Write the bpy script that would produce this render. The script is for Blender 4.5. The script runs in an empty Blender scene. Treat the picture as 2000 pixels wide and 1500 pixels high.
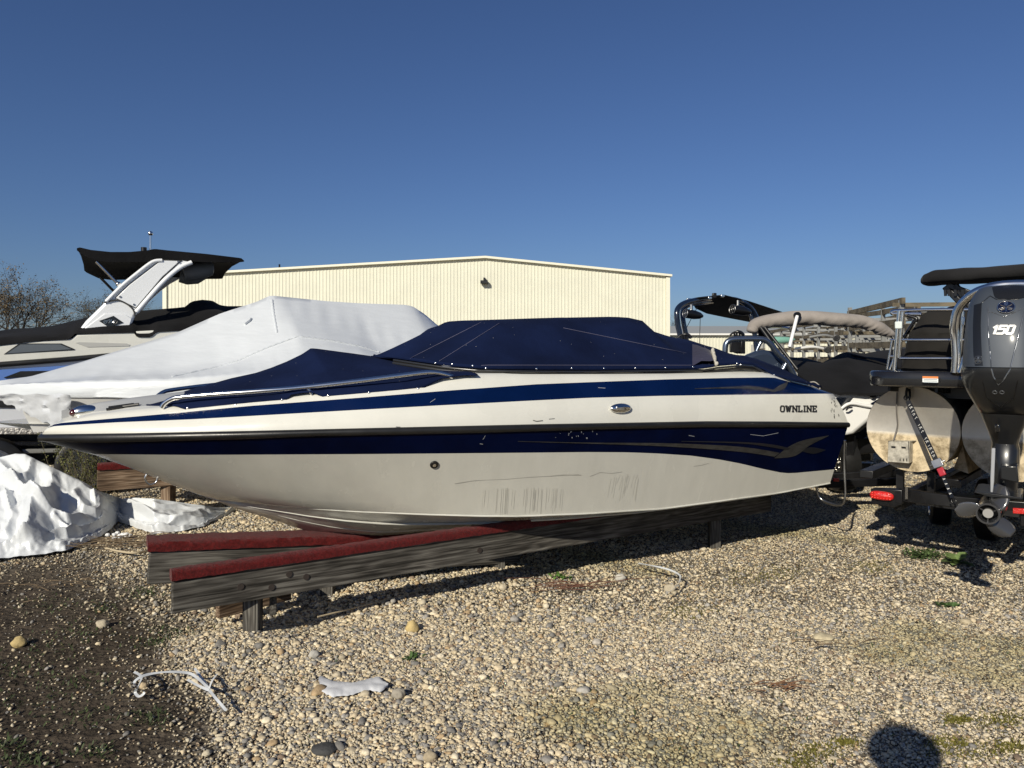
import bpy, bmesh, math, random
import numpy as np
from mathutils import Vector, Matrix, noise
from mathutils.bvhtree import BVHTree
random.seed(7); rng = np.random.default_rng(11)
R = math.radians
# ------------------------------------------------------------------ camera, sky, sun, exposure
H, FPX, HOR = 1.65, 1450.0, 690.0            # eye height, focal length in photo pixels, horizon row
SC = bpy.context.scene; COL = SC.collection
cam = bpy.data.cameras.new('camera'); camo = bpy.data.objects.new('camera', cam); COL.objects.link(camo)
camo.location = (0, 0, H); camo.rotation_euler = (R(90), 0, 0)
cam.sensor_width = 36; cam.lens = FPX/2000*36; cam.shift_y = -(750-HOR)/2000
cam.clip_start = 0.05; cam.clip_end = 5000; SC.camera = camo
SC.view_settings.view_transform = 'Standard'; SC.view_settings.look = 'None'
SC.view_settings.exposure = 0.08; SC.view_settings.gamma = 1
SUN_AZ, SUN_EL = 207.5, 28.0                  # degrees clockwise from +Y, above horizon
w = bpy.data.worlds.new('World'); SC.world = w; w.use_nodes = True
nt = w.node_tree; nt.nodes.clear()
sky = nt.nodes.new('ShaderNodeTexSky'); sky.sky_type = 'NISHITA'; sky.sun_disc = False
sky.sun_elevation = R(SUN_EL); sky.sun_rotation = R(SUN_AZ); sky.air_density = 1.0; sky.dust_density = 0.5; sky.ozone_density = 4.0
bg = nt.nodes.new('ShaderNodeBackground'); bg.inputs[1].default_value = 0.052
wo = nt.nodes.new('ShaderNodeOutputWorld')
tint = nt.nodes.new('ShaderNodeMix'); tint.data_type = 'RGBA'; tint.blend_type = 'MULTIPLY'; tint.inputs[0].default_value = 1; tint.inputs[7].default_value = (.80, .92, 1.22, 1)
nt.links.new(sky.outputs[0], tint.inputs[6]); nt.links.new(tint.outputs[2], bg.inputs[0]); nt.links.new(bg.outputs[0], wo.inputs[0])
sl = bpy.data.lights.new('sun', 'SUN'); sl.energy = 4.9; sl.angle = R(0.5); sl.color = (1.0, 0.925, 0.77)
so = bpy.data.objects.new('sun', sl); COL.objects.link(so)
tos = Vector((math.sin(R(SUN_AZ))*math.cos(R(SUN_EL)), math.cos(R(SUN_AZ))*math.cos(R(SUN_EL)), math.sin(R(SUN_EL))))
so.rotation_euler = tos.to_track_quat('Z', 'Y').to_euler(); so.location = (-5, -10, 8)

# ------------------------------------------------------------------ helpers
def P(px, py, Y): return Vector(((px-1000)/FPX*Y, Y, H-(py-HOR)/FPX*Y))
def G(px, py, z=0): Y = (H-z)*FPX/(py-HOR); return P(px, py, Y)
def pix(p): return (1000+FPX*p[0]/p[1], HOR+FPX*(H-p[2])/p[1])
def lin(pts):
    xs = [p[0] for p in pts]; ys = [p[1] for p in pts]
    return lambda x: float(np.interp(x, xs, ys))
def sst(a, b, x):
    t = min(1, max(0, (x-a)/(b-a))); return t*t*(3-2*t)
class Fr:                                    # boat frame: s runs bow to stern, b towards the viewer's side
    def __init__(f, x, y, ang): f.x, f.y, f.c, f.n = x, y, math.cos(R(ang)), math.sin(R(ang)); f.ang = ang
    def w(f, s, b, z): return Vector((f.x+f.c*s+f.n*b, f.y+f.n*s-f.c*b, z))
    def at(f, px, py, b):
        u = (px-1000)/FPX; s = (u*(f.y-f.c*b)-f.x-f.n*b)/(f.c-u*f.n); Y = f.y+f.n*s-f.c*b
        return P(px, py, Y)
    def ats(f, px, py, s):
        u = (px-1000)/FPX; b = (u*(f.y+f.n*s)-f.x-f.c*s)/(f.n+u*f.c); Y = f.y+f.n*s-f.c*b
        return P(px, py, Y)
    def sb(f, p): dx, dy = p[0]-f.x, p[1]-f.y; return (dx*f.c+dy*f.n, dx*f.n-dy*f.c)
    def zfit(f, s, b, fn): p = f.w(s, b, 0); px = 1000+FPX*p.x/p.y; return H-(fn(px)-HOR)/FPX*p.y
ORG = {}
class M:
    def __init__(m): m.v, m.f, m.m = [], [], []
    def add(m, vs, fs, mi=0):
        o = len(m.v); m.v += [Vector(v) for v in vs]; m.f += [tuple(i+o for i in q) for q in fs]; m.m += [mi]*len(fs); return m
    def grid(m, rows, mi=0, close=False, mis=None):
        n = len(rows[0]); o = len(m.v)
        for r in rows: m.v += [Vector(p) for p in r]
        for i in range(len(rows)-1):
            for j in range(n if close else n-1):
                k = (j+1) % n
                m.f.append((o+i*n+j, o+i*n+k, o+(i+1)*n+k, o+(i+1)*n+j)); m.m.append(mis[j] if mis else mi)
        return m
    def cap(m, ring, mi=0):
        return m.add(ring, [tuple(range(len(ring)))], mi)
    def tube(m, path, r, n=8, mi=0, caps=True, closed=False):
        path = [Vector(p) for p in path]; N = len(path)
        rr = r if isinstance(r, (list, tuple)) else [r]*N
        up = None; rows = []
        for i in range(N):
            if closed: t = path[(i+1) % N]-path[i-1]
            else: t = path[min(i+1, N-1)]-path[max(i-1, 0)]
            if t.length < 1e-9: t = Vector((0, 0, 1))
            t.normalize()
            if up is None:
                up = Vector((0, 0, 1)) if abs(t.z) < .9 else Vector((1, 0, 0))
            a = (up-t*up.dot(t))
            if a.length < 1e-6: a = t.orthogonal()
            a.normalize(); up = a; bb = t.cross(a)
            rows.append([path[i]+(a*math.cos(2*math.pi*k/n)+bb*math.sin(2*math.pi*k/n))*rr[i] for k in range(n)])
        if closed: rows.append(rows[0])
        m.grid(rows, mi, True)
        if caps and not closed: m.cap(rows[0][::-1], mi); m.cap(rows[-1], mi)
        return m
    def box(m, c, sx, sy, sz, ax=None, mi=0):     # ax: 3 unit vectors
        c = Vector(c); ax = ax or (Vector((1, 0, 0)), Vector((0, 1, 0)), Vector((0, 0, 1)))
        vs = [c+ax[0]*sx/2*i+ax[1]*sy/2*j+ax[2]*sz/2*k for i in (-1, 1) for j in (-1, 1) for k in (-1, 1)]
        return m.add(vs, [(0, 1, 3, 2), (4, 6, 7, 5), (0, 4, 5, 1), (2, 3, 7, 6), (0, 2, 6, 4), (1, 5, 7, 3)], mi)
    def bar(m, a, b, wd, ht, up=(0, 0, 1), mi=0):
        a, b = Vector(a), Vector(b); t = (b-a).normalized(); up = Vector(up); s = t.cross(up).normalized(); u = s.cross(t)
        return m.box((a+b)/2, (b-a).length, wd, ht, (t, s, u), mi)
    def prism(m, pts, vec, mi=0):
        vec = Vector(vec); n = len(pts); o = [Vector(p) for p in pts]; q = [p+vec for p in o]
        m.add(o+q, [tuple(range(n))[::-1], tuple(range(n, 2*n))]+[(i, (i+1) % n, n+(i+1) % n, n+i) for i in range(n)], mi); return m
    def ell(m, c, rx, ry, rz, ax=None, nu=14, nv=9, mi=0, e=1.0):
        c = Vector(c); ax = ax or (Vector((1, 0, 0)), Vector((0, 1, 0)), Vector((0, 0, 1)))
        sg = lambda x: math.copysign(abs(x)**e, x)
        rows = []
        for j in range(nv+1):
            th = math.pi*j/nv-math.pi/2
            rows.append([c+ax[0]*rx*sg(math.cos(th))*sg(math.cos(2*math.pi*i/nu))+ax[1]*ry*sg(math.cos(th))*sg(math.sin(2*math.pi*i/nu))+ax[2]*rz*sg(math.sin(th)) for i in range(nu)])
        return m.grid(rows, mi, True)
    def disc(m, c, r, nrm, th, n=20, mi=0):
        nrm = Vector(nrm).normalized(); return m.tube([Vector(c)-nrm*th/2, Vector(c)+nrm*th/2], r, n, mi)
    def build(m, name, mats, parent=None, smooth=35, bev=0, sub=0, weld=True, seg=2):
        me = bpy.data.meshes.new(name); o = bpy.data.objects.new(name, me)
        org = ORG.get(parent, Vector((0, 0, 0))) if parent is not None else Vector((0, 0, 0))
        if parent is not None and parent.type != 'EMPTY': org = ORG[parent]
        me.from_pydata([tuple(v-org) for v in m.v], [], m.f)
        me.polygons.foreach_set('material_index', m.m)
        if not isinstance(mats, (list, tuple)): mats = [mats]
        for x in mats: me.materials.append(x)
        bm = bmesh.new(); bm.from_mesh(me)
        if weld: bmesh.ops.remove_doubles(bm, verts=bm.verts, dist=1e-5)
        bmesh.ops.dissolve_degenerate(bm, edges=bm.edges, dist=1e-6)
        bmesh.ops.recalc_face_normals(bm, faces=bm.faces); bm.to_mesh(me); bm.free()
        if smooth:
            me.polygons.foreach_set('use_smooth', [True]*len(me.polygons)); me.set_sharp_from_angle(angle=R(smooth))
        COL.objects.link(o)
        if parent is not None: o.parent = parent
        ORG[o] = org
        if bev:
            b = o.modifiers.new('bevel', 'BEVEL'); b.width = bev; b.segments = seg; b.limit_method = 'ANGLE'; b.angle_limit = R(40)
        if sub: s = o.modifiers.new('sub', 'SUBSURF'); s.levels = s.render_levels = sub
        return o
def tag(o, label=None, cat=None, group=None, kind=None):
    for k, v in (('label', label), ('category', cat), ('group', group), ('kind', kind)):
        if v: o[k] = v
    return o
def root(name, loc, label, cat, group=None):
    o = bpy.data.objects.new(name, None); COL.objects.link(o); o.location = loc; o.empty_display_size = .2
    ORG[o] = Vector(loc); return tag(o, label, cat, group)
def cr(pts, n=6, closed=False):              # Catmull-Rom
    pts = [Vector(p) for p in pts]; out = []; N = len(pts)
    for i in range(N if closed else N-1):
        g = (lambda k: pts[k % N]) if closed else (lambda k: pts[min(max(k, 0), N-1)])
        p0, p1, p2, p3 = g(i-1), g(i), g(i+1), g(i+2)
        for k in range(n):
            t = k/n
            out.append(.5*((2*p1)+(p2-p0)*t+(2*p0-5*p1+4*p2-p3)*t*t+(3*p1-p0-3*p2+p3)*t**3))
    if not closed: out.append(pts[-1])
    return out
# ------------------------------------------------------------------ materials
def mat(name, col, rough=.5, metal=0, coat=0, var=0, vscale=4, bump=0, bscale=60, bdist=.01, spec=.5, rvar=0, stretch=None, col2=None, mixlo=.4, mixhi=.6, detail=4, gen=None, sheen=0, trans=0):
    m = bpy.data.materials.new(name); m.use_nodes = True; n = m.node_tree; b = n.nodes['Principled BSDF']
    b.inputs['Roughness'].default_value = rough; b.inputs['Metallic'].default_value = metal
    b.inputs['Coat Weight'].default_value = coat; b.inputs['Coat Roughness'].default_value = .12; b.inputs['Specular IOR Level'].default_value = spec
    b.inputs['Base Color'].default_value = (*col, 1); b.inputs['Sheen Weight'].default_value = sheen
    tc = n.nodes.new('ShaderNodeTexCoord'); src = tc.outputs['Object']
    if stretch:
        mp = n.nodes.new('ShaderNodeMapping'); mp.inputs['Scale'].default_value = stretch; n.links.new(src, mp.inputs[0]); src = mp.outputs[0]
    if var or col2:
        t = n.nodes.new('ShaderNodeTexNoise'); t.inputs['Scale'].default_value = vscale; t.inputs['Detail'].default_value = detail; t.inputs['Roughness'].default_value = .65; n.links.new(src, t.inputs['Vector'])
        r = n.nodes.new('ShaderNodeValToRGB'); r.color_ramp.elements[0].position = mixlo; r.color_ramp.elements[1].position = mixhi
        c2 = col2 or tuple(c*(1-var) for c in col)
        r.color_ramp.elements[0].color = (*c2, 1); r.color_ramp.elements[1].color = (*col, 1)
        n.links.new(t.outputs['Fac'], r.inputs[0]); n.links.new(r.outputs[0], b.inputs['Base Color'])
    if rvar:
        t2 = n.nodes.new('ShaderNodeTexNoise'); t2.inputs['Scale'].default_value = 3; t2.inputs['Detail'].default_value = 6; n.links.new(src, t2.inputs['Vector'])
        mr = n.nodes.new('ShaderNodeMapRange'); mr.inputs[1].default_value = .35; mr.inputs[2].default_value = .7; mr.inputs[3].default_value = max(.02, rough-rvar); mr.inputs[4].default_value = rough+rvar
        n.links.new(t2.outputs['Fac'], mr.inputs[0]); n.links.new(mr.outputs[0], b.inputs['Roughness'])
    if bump:
        t3 = n.nodes.new('ShaderNodeTexNoise'); t3.inputs['Scale'].default_value = bscale; t3.inputs['Detail'].default_value = 5; n.links.new(src, t3.inputs['Vector'])
        bp = n.nodes.new('ShaderNodeBump'); bp.inputs['Strength'].default_value = bump; bp.inputs['Distance'].default_value = bdist
        n.links.new(t3.outputs['Fac'], bp.inputs['Height']); n.links.new(bp.outputs[0], b.inputs['Normal'])
    return m
WHITE = mat('gelcoat_white', (.56, .555, .505), .22, coat=.25, var=.085, vscale=2.2, rvar=.08, stretch=(3, 3, .45), mixlo=.3, mixhi=.65)
DECKW = mat('deck_white', (.66, .655, .60), .3, coat=.3, var=.05, vscale=3, rvar=.1)
NAVY = mat('gelcoat_navy', (.0006, .0030, .022), .4, coat=0, spec=.05, var=.35, vscale=3, rvar=.08)
STRIPE = mat('gelcoat_blue_stripe', (.001, .0085, .05), .25, coat=.15, spec=.35, var=.2, vscale=3, rvar=.08)
BLACKR = mat('black_rubber', (.012, .012, .012), .42, var=.3, vscale=9, bump=.2, bscale=80, bdist=.002, rvar=.12)
CHROME = mat('polished_steel', (.78, .77, .74), .2, metal=1, rvar=.05)
DCHROME = mat('dull_steel', (.42, .42, .42), .35, metal=1, rvar=.1)
BLKM = mat('black_painted_steel', (.008, .008, .009), .35, var=.3, vscale=6, rvar=.12)
GREYV = mat('nonskid_grey', (.33, .34, .35), .7, bump=.5, bscale=260, bdist=.002)
def fabric(name, col, speck=True, sheen=.1):
    m = mat(name, col, .92, bump=.35, bscale=22, bdist=.012, spec=.15, sheen=sheen)
    n = m.node_tree; b = n.nodes['Principled BSDF']
    tc = [x for x in n.nodes if x.type == 'TEX_COORD'][0]
    t = n.nodes.new('ShaderNodeTexNoise'); t.inputs['Scale'].default_value = 2.3; t.inputs['Detail'].default_value = 8; n.links.new(tc.outputs['Object'], t.inputs['Vector'])
    r = n.nodes.new('ShaderNodeValToRGB'); r.color_ramp.elements[0].position = .35; r.color_ramp.elements[1].position = .7
    r.color_ramp.elements[0].color = (*[c*.75 for c in col], 1); r.color_ramp.elements[1].color = (*[min(1, c*1.35+.002) for c in col], 1)
    n.links.new(t.outputs['Fac'], r.inputs[0]); out = r.outputs[0]
    if speck:
        v = n.nodes.new('ShaderNodeTexVoronoi'); v.inputs['Scale'].default_value = 14; n.links.new(tc.outputs['Object'], v.inputs['Vector'])
        l = n.nodes.new('ShaderNodeMath'); l.operation = 'LESS_THAN'; l.inputs[1].default_value = .035; n.links.new(v.outputs['Distance'], l.inputs[0])
        mx = n.nodes.new('ShaderNodeMix'); mx.data_type = 'RGBA'; n.links.new(l.outputs[0], mx.inputs[0]); n.links.new(out, mx.inputs[6]); mx.inputs[7].default_value = (.3, .3, .3, 1); out = mx.outputs[2]
    n.links.new(out, b.inputs['Base Color']); return m
NAVYF = fabric('navy_canvas', (.0014, .0062, .032), sheen=0)
BLKF = fabric('black_canvas', (.007, .007, .008), speck=False, sheen=.02)
GREYF = fabric('grey_canvas', (.30, .27, .245), speck=False)
def wood(name, c1, c2, c3):
    m = bpy.data.materials.new(name); m.use_nodes = True; n = m.node_tree; b = n.nodes['Principled BSDF']; b.inputs['Roughness'].default_value = .85; b.inputs['Specular IOR Level'].default_value = .2
    tc = n.nodes.new('ShaderNodeTexCoord'); mp = n.nodes.new('ShaderNodeMapping'); mp.inputs['Scale'].default_value = (.8, 5, 7); n.links.new(tc.outputs['Object'], mp.inputs[0])
    d = n.nodes.new('ShaderNodeTexNoise'); d.inputs['Scale'].default_value = 1.3; d.inputs['Detail'].default_value = 3; n.links.new(mp.outputs[0], d.inputs['Vector'])
    wv = n.nodes.new('ShaderNodeMath'); wv.operation = 'MULTIPLY'; wv.inputs[1].default_value = 60; n.links.new(d.outputs['Fac'], wv.inputs[0])
    sn = n.nodes.new('ShaderNodeMath'); sn.operation = 'SINE'; n.links.new(wv.outputs[0], sn.inputs[0])
    mp2 = n.nodes.new('ShaderNodeMapping'); mp2.inputs['Scale'].default_value = (2.2, 70, 90); n.links.new(tc.outputs['Object'], mp2.inputs[0])
    g = n.nodes.new('ShaderNodeTexNoise'); g.inputs['Scale'].default_value = 1; g.inputs['Detail'].default_value = 6; n.links.new(mp2.outputs[0], g.inputs['Vector'])
    ad = n.nodes.new('ShaderNodeMath'); ad.operation = 'MULTIPLY_ADD'; ad.inputs[1].default_value = .07; n.links.new(sn.outputs[0], ad.inputs[0]); n.links.new(g.outputs['Fac'], ad.inputs[2])
    r = n.nodes.new('ShaderNodeValToRGB'); e = r.color_ramp.elements; e[0].position = .32; e[0].color = (*c1, 1); e[1].position = .68; e[1].color = (*c3, 1); k = e.new(.5); k.color = (*c2, 1)
    n.links.new(ad.outputs[0], r.inputs[0])
    big = n.nodes.new('ShaderNodeTexNoise'); big.inputs['Scale'].default_value = 2.5; n.links.new(tc.outputs['Object'], big.inputs['Vector'])
    mr = n.nodes.new('ShaderNodeMapRange'); mr.inputs[1].default_value = .3; mr.inputs[2].default_value = .7; mr.inputs[3].default_value = .55; mr.inputs[4].default_value = 1.25; n.links.new(big.outputs['Fac'], mr.inputs[0])
    mx = n.nodes.new('ShaderNodeMix'); mx.data_type = 'RGBA'; mx.blend_type = 'MULTIPLY'; mx.inputs[0].default_value = 1; n.links.new(r.outputs[0], mx.inputs[6]); n.links.new(mr.outputs[0], mx.inputs[7])
    n.links.new(mx.outputs[2], b.inputs['Base Color'])
    bp = n.nodes.new('ShaderNodeBump'); bp.inputs['Strength'].default_value = .7; bp.inputs['Distance'].default_value = .006; n.links.new(ad.outputs[0], bp.inputs['Height']); n.links.new(bp.outputs[0], b.inputs['Normal'])
    return m
WOODG = wood('weathered_grey_timber', (.022, .020, .017), (.072, .066, .058), (.15, .142, .126))
WOODB = wood('weathered_brown_timber', (.05, .032, .02), (.15, .10, .065), (.28, .21, .15))
CARPET = mat('red_carpet', (.135, .011, .011), 1, var=.45, vscale=60, bump=1, bscale=240, bdist=.014, spec=.05, sheen=.15)
SHRINK = mat('white_shrink_plastic', (.60, .63, .66), .40, coat=.2, var=.04, vscale=5, bump=.35, bscale=9, bdist=.010, stretch=(.7, .7, 3.2))
SCREW = DCHROME
# ------------------------------------------------------------------ ground
def gz(x, y):                                  # gentle relief, works on floats and arrays
    z = .014*np.sin(x*1.3+y*.7)+.010*np.sin(x*2.9-y*2.1+1)+.006*np.sin(x*6.1+y*4.7+2)-.01
    z = z + .075*np.exp(-(((x+1.62)/.38)**2+((y-4.12)/.22)**2)) - .05*np.exp(-(((x+1.15)/.3)**2+((y-4.62)/.25)**2))
    return z
def dirtf(x, y):                               # 1 = bare earth, 0 = gravel
    n = .22*np.sin(x*2.3+y*1.9)+.16*np.sin(x*5.1-y*3.3+1.4)+.1*np.sin(x*11+y*9)
    e = (-1.30-(y-3.2)*.42) - x + n*.9
    d = 1/(1+np.exp(-e/.13))
    far = 1/(1+np.exp(-(5.9+.4*np.sin(x*3)-y)/.25))
    return d*far*(1/(1+np.exp(-(x+5.6)/.3)))
gm = bpy.data.materials.new('ground_earth_gravel'); gm.use_nodes = True; n = gm.node_tree; b = n.nodes['Principled BSDF']; b.inputs['Roughness'].default_value = .95; b.inputs['Specular IOR Level'].default_value = .1
tc = n.nodes.new('ShaderNodeTexCoord')
vo = n.nodes.new('ShaderNodeTexVoronoi'); vo.inputs['Scale'].default_value = 26; n.links.new(tc.outputs['Object'], vo.inputs['Vector'])
sp = n.nodes.new('ShaderNodeSeparateColor'); n.links.new(vo.outputs['Color'], sp.inputs[0])
r1 = n.nodes.new('ShaderNodeValToRGB'); e = r1.color_ramp.elements; e[0].position = 0; e[0].color = (.07, .06, .05, 1); e[1].position = 1; e[1].color = (.58, .51, .40, 1); k = e.new(.3); k.color = (.26, .23, .18, 1); k = e.new(.7); k.color = (.45, .40, .31, 1)
n.links.new(sp.outputs[0], r1.inputs[0])
n2 = n.nodes.new('ShaderNodeTexNoise'); n2.inputs['Scale'].default_value = 7; n2.inputs['Detail'].default_value = 8; n2.inputs['Roughness'].default_value = .7; n.links.new(tc.outputs['Object'], n2.inputs['Vector'])
r2 = n.nodes.new('ShaderNodeValToRGB'); e = r2.color_ramp.elements; e[0].position = .3; e[0].color = (.025, .020, .015, 1); e[1].position = .72; e[1].color = (.105, .083, .062, 1)
n.links.new(n2.outputs['Fac'], r2.inputs[0])
at = n.nodes.new('ShaderNodeAttribute'); at.attribute_name = 'earth'
mx = n.nodes.new('ShaderNodeMix'); mx.data_type = 'RGBA'; n.links.new(at.outputs['Fac'], mx.inputs[0]); n.links.new(r1.outputs[0], mx.inputs[6]); n.links.new(r2.outputs[0], mx.inputs[7])
n.links.new(mx.outputs[2], b.inputs['Base Color'])
bp = n.nodes.new('ShaderNodeBump'); bp.inputs['Strength'].default_value = 1; bp.inputs['Distance'].default_value = .03
n3 = n.nodes.new('ShaderNodeTexNoise'); n3.inputs['Scale'].default_value = 30; n3.inputs['Detail'].default_value = 8; n.links.new(tc.outputs['Object'], n3.inputs['Vector'])
n.links.new(n3.outputs['Fac'], bp.inputs['Height']); n.links.new(bp.outputs[0], b.inputs['Normal'])
gx = np.unique(np.concatenate([np.linspace(-8, 8, 321), np.linspace(-30, 30, 61), np.linspace(-2500, 2500, 41)])); gy = np.unique(np.concatenate([np.linspace(1.5, 14, 251), np.linspace(-20, 60, 81), np.linspace(-400, 4000, 45)]))
XX, YY = np.meshgrid(gx, gy); ZZ = gz(XX, YY)*np.exp(-(np.maximum(0, np.hypot(XX, YY-6)-12)/6)**2)-0.004
me = bpy.data.meshes.new('ground'); nx, ny = len(gx), len(gy)
me.vertices.add(nx*ny); me.vertices.foreach_set('co', np.stack([XX, YY, ZZ], -1).ravel())
ii, jj = np.meshgrid(np.arange(nx-1), np.arange(ny-1)); a0 = (jj*nx+ii).ravel(); q = np.stack([a0, a0+1, a0+nx+1, a0+nx], -1)
me.loops.add(q.size); me.loops.foreach_set('vertex_index', q.ravel()); me.polygons.add(len(q)); me.polygons.foreach_set('loop_start', np.arange(len(q))*4); me.update(calc_edges=True)
me.polygons.foreach_set('use_smooth', [True]*len(q))
A = me.attributes.new('earth', 'FLOAT', 'POINT')
ea = np.maximum(dirtf(XX, YY), np.where((YY > 2) & (YY < 9.5) & (np.abs(XX) < 6.5), .6, 0)); A.data.foreach_set('value', ea.ravel())
ground = bpy.data.objects.new('ground', me); COL.objects.link(ground); me.materials.append(gm); tag(ground, kind='structure')

def scatter_mesh(name, base_v, base_f, V, cols, material):   # V: N x nv x 3 world coords
    N, nv, _ = V.shape; nf = len(base_f); me = bpy.data.meshes.new(name)
    me.vertices.add(N*nv); me.vertices.foreach_set('co', V.reshape(-1)); f = np.array(base_f); k = f.shape[1]
    F = (f[None]+(np.arange(N)*nv)[:, None, None]).reshape(-1)
    me.loops.add(len(F)); me.loops.foreach_set('vertex_index', F); me.polygons.add(N*nf); me.polygons.foreach_set('loop_start', np.arange(N*nf)*k); me.update(calc_edges=True)
    me.polygons.foreach_set('use_smooth', np.ones(N*nf, bool))
    A = me.attributes.new('tint', 'FLOAT_COLOR', 'POINT'); c = np.ones((N, nv, 4), np.float32); c[:, :, :3] = cols[:, None, :]; A.data.foreach_set('color', c.reshape(-1))
    o = bpy.data.objects.new(name, me); COL.objects.link(o); me.materials.append(material); return o
def tintmat(name, rough=.8, spec=.2, bump=.4, bs=90, trans=0):
    m = bpy.data.materials.new(name); m.use_nodes = True; n = m.node_tree; b = n.nodes['Principled BSDF']; b.inputs['Roughness'].default_value = rough; b.inputs['Specular IOR Level'].default_value = spec
    a = n.nodes.new('ShaderNodeAttribute'); a.attribute_name = 'tint'
    t = n.nodes.new('ShaderNodeTexNoise'); t.inputs['Scale'].default_value = bs; t.inputs['Detail'].default_value = 4; tc = n.nodes.new('ShaderNodeTexCoord'); n.links.new(tc.outputs['Object'], t.inputs['Vector'])
    mr = n.nodes.new('ShaderNodeMapRange'); mr.inputs[1].default_value = .3; mr.inputs[2].default_value = .7; mr.inputs[3].default_value = .75; mr.inputs[4].default_value = 1.15; n.links.new(t.outputs['Fac'], mr.inputs[0])
    mx = n.nodes.new('ShaderNodeMix'); mx.data_type = 'RGBA'; mx.blend_type = 'MULTIPLY'; mx.inputs[0].default_value = 1; n.links.new(a.outputs['Color'], mx.inputs[6]); n.links.new(mr.outputs[0], mx.inputs[7]); n.links.new(mx.outputs[2], b.inputs['Base Color'])
    if bump: bp = n.nodes.new('ShaderNodeBump'); bp.inputs['Strength'].default_value = bump; bp.inputs['Distance'].default_value = .003; n.links.new(t.outputs['Fac'], bp.inputs['Height']); n.links.new(bp.outputs[0], b.inputs['Normal'])
    return m
def ico(sub):
    bm = bmesh.new(); bmesh.ops.create_icosphere(bm, subdivisions=sub, radius=1); v = np.array([x.co[:] for x in bm.verts]); f = [tuple(l.index for l in p.verts) for p in bm.faces]; bm.free(); return v, f
def rots(N, tilt):
    a = rng.uniform(0, 2*np.pi, N); t = rng.normal(0, tilt, N); u = rng.normal(0, tilt, N)
    ca, sa, ct, st, cu, su = np.cos(a), np.sin(a), np.cos(t), np.sin(t), np.cos(u), np.sin(u); z = np.zeros(N); o = np.ones(N)
    Rz = np.array([[ca, -sa, z], [sa, ca, z], [z, z, o]]).transpose(2, 0, 1); Rx = np.array([[o, z, z], [z, ct, -st], [z, st, ct]]).transpose(2, 0, 1); Ry = np.array([[cu, z, su], [z, o, z], [-su, z, cu]]).transpose(2, 0, 1)
    return Rz @ Rx @ Ry
def pebcol(N):
    t = rng.random(N); base = np.array([(.60, .50, .34), (.50, .43, .31), (.66, .58, .43), (.33, .31, .28), (.20, .19, .175), (.40, .29, .17), (.24, .18, .13)])
    idx = np.searchsorted(np.cumsum([.28, .20, .15, .14, .13, .05]), t); c = base[np.minimum(idx, 6)]
    return np.clip(c*rng.uniform(.78, 1.15, (N, 1)), 0, 1)
PEB = tintmat('pebble_stone')
def pebbles(name, n, y0, y1, r0, sg, sub, keep=None, rmax=.05, half=.74, fade=None, rise=None):
    y = np.sqrt(rng.uniform(y0**2, y1**2, n)); x = rng.uniform(-1, 1, n)*half*y
    d = dirtf(x, y); pr = np.clip(1-d*.955, 0, 1)
    pt = .5+.5*np.sin(x*2.1+1)*np.sin(y*2.7+x)                # patchy cover
    pr = pr*(1-.25*pt*(x > 0))
    if fade: pr = pr*np.clip((fade[1]-y)/(fade[1]-fade[0]), 0, 1)
    if rise: pr = pr*np.clip((y-rise[0])/(rise[1]-rise[0]), 0, 1)
    k = rng.random(n) < pr; x, y, d = x[k], y[k], d[k]; N = len(x)
    right = 1/(1+np.exp(-(x-.6)/.5)); r = np.minimum(r0*np.exp(rng.normal(0, sg, N))*(1-.30*right)*(1-.25*d), rmax)
    v, f = ico(sub); V = v[None]*(1+rng.normal(0, .10 if sub > 1 else .14, (N, len(v), 1)))
    V = V*(r[:, None]*np.stack([rng.uniform(.9, 1.35, N), rng.uniform(.7, 1.0, N), rng.uniform(.45, .75, N)], -1))[:, None, :]
    V = np.einsum('nij,nvj->nvi', rots(N, .25), V)
    V[:, :, 0] += x[:, None]; V[:, :, 1] += y[:, None]; V[:, :, 2] += (gz(x, y)+r*rng.uniform(-.1, .55, N))[:, None]
    c = pebcol(N); c = c*(1-.45*d[:, None]*rng.random((N, 1)))
    moss = np.clip(np.sin(x*1.7+.5)*np.sin(y*2.3+.6*x)+.3*np.sin(x*7)*np.sin(y*8)-.35, 0, 1)*(x > -.2)
    c = c*(1-np.array([.40, .38, .55])*moss[:, None])
    return scatter_mesh(name, v, f, V, c, PEB)
g1 = pebbles('gravel', 165000, 2.75, 4.9, .0066, .33, 1, rmax=.012, fade=(4.3, 4.9)); g1b = pebbles('gravel', 9500, 2.75, 4.9, .0125, .30, 2)
tag(g1b, 'larger rounded stones among the foreground gravel', 'gravel', kind='stuff')
g2 = pebbles('gravel', 250000, 4.3, 9.5, 8.0e-3, .40, 1, rmax=.03, rise=(4.3, 4.9))
g3 = pebbles('gravel', 34000, 9.3, 15, .02, .3, 1)
tag(g1, 'cream and grey gravel stones strewn in the foreground', 'gravel', kind='stuff'); tag(g2, 'cream gravel lying under and around the parked boats', 'gravel', kind='stuff'); tag(g3, 'distant pale gravel between the rear boats', 'gravel', kind='stuff')
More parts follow.
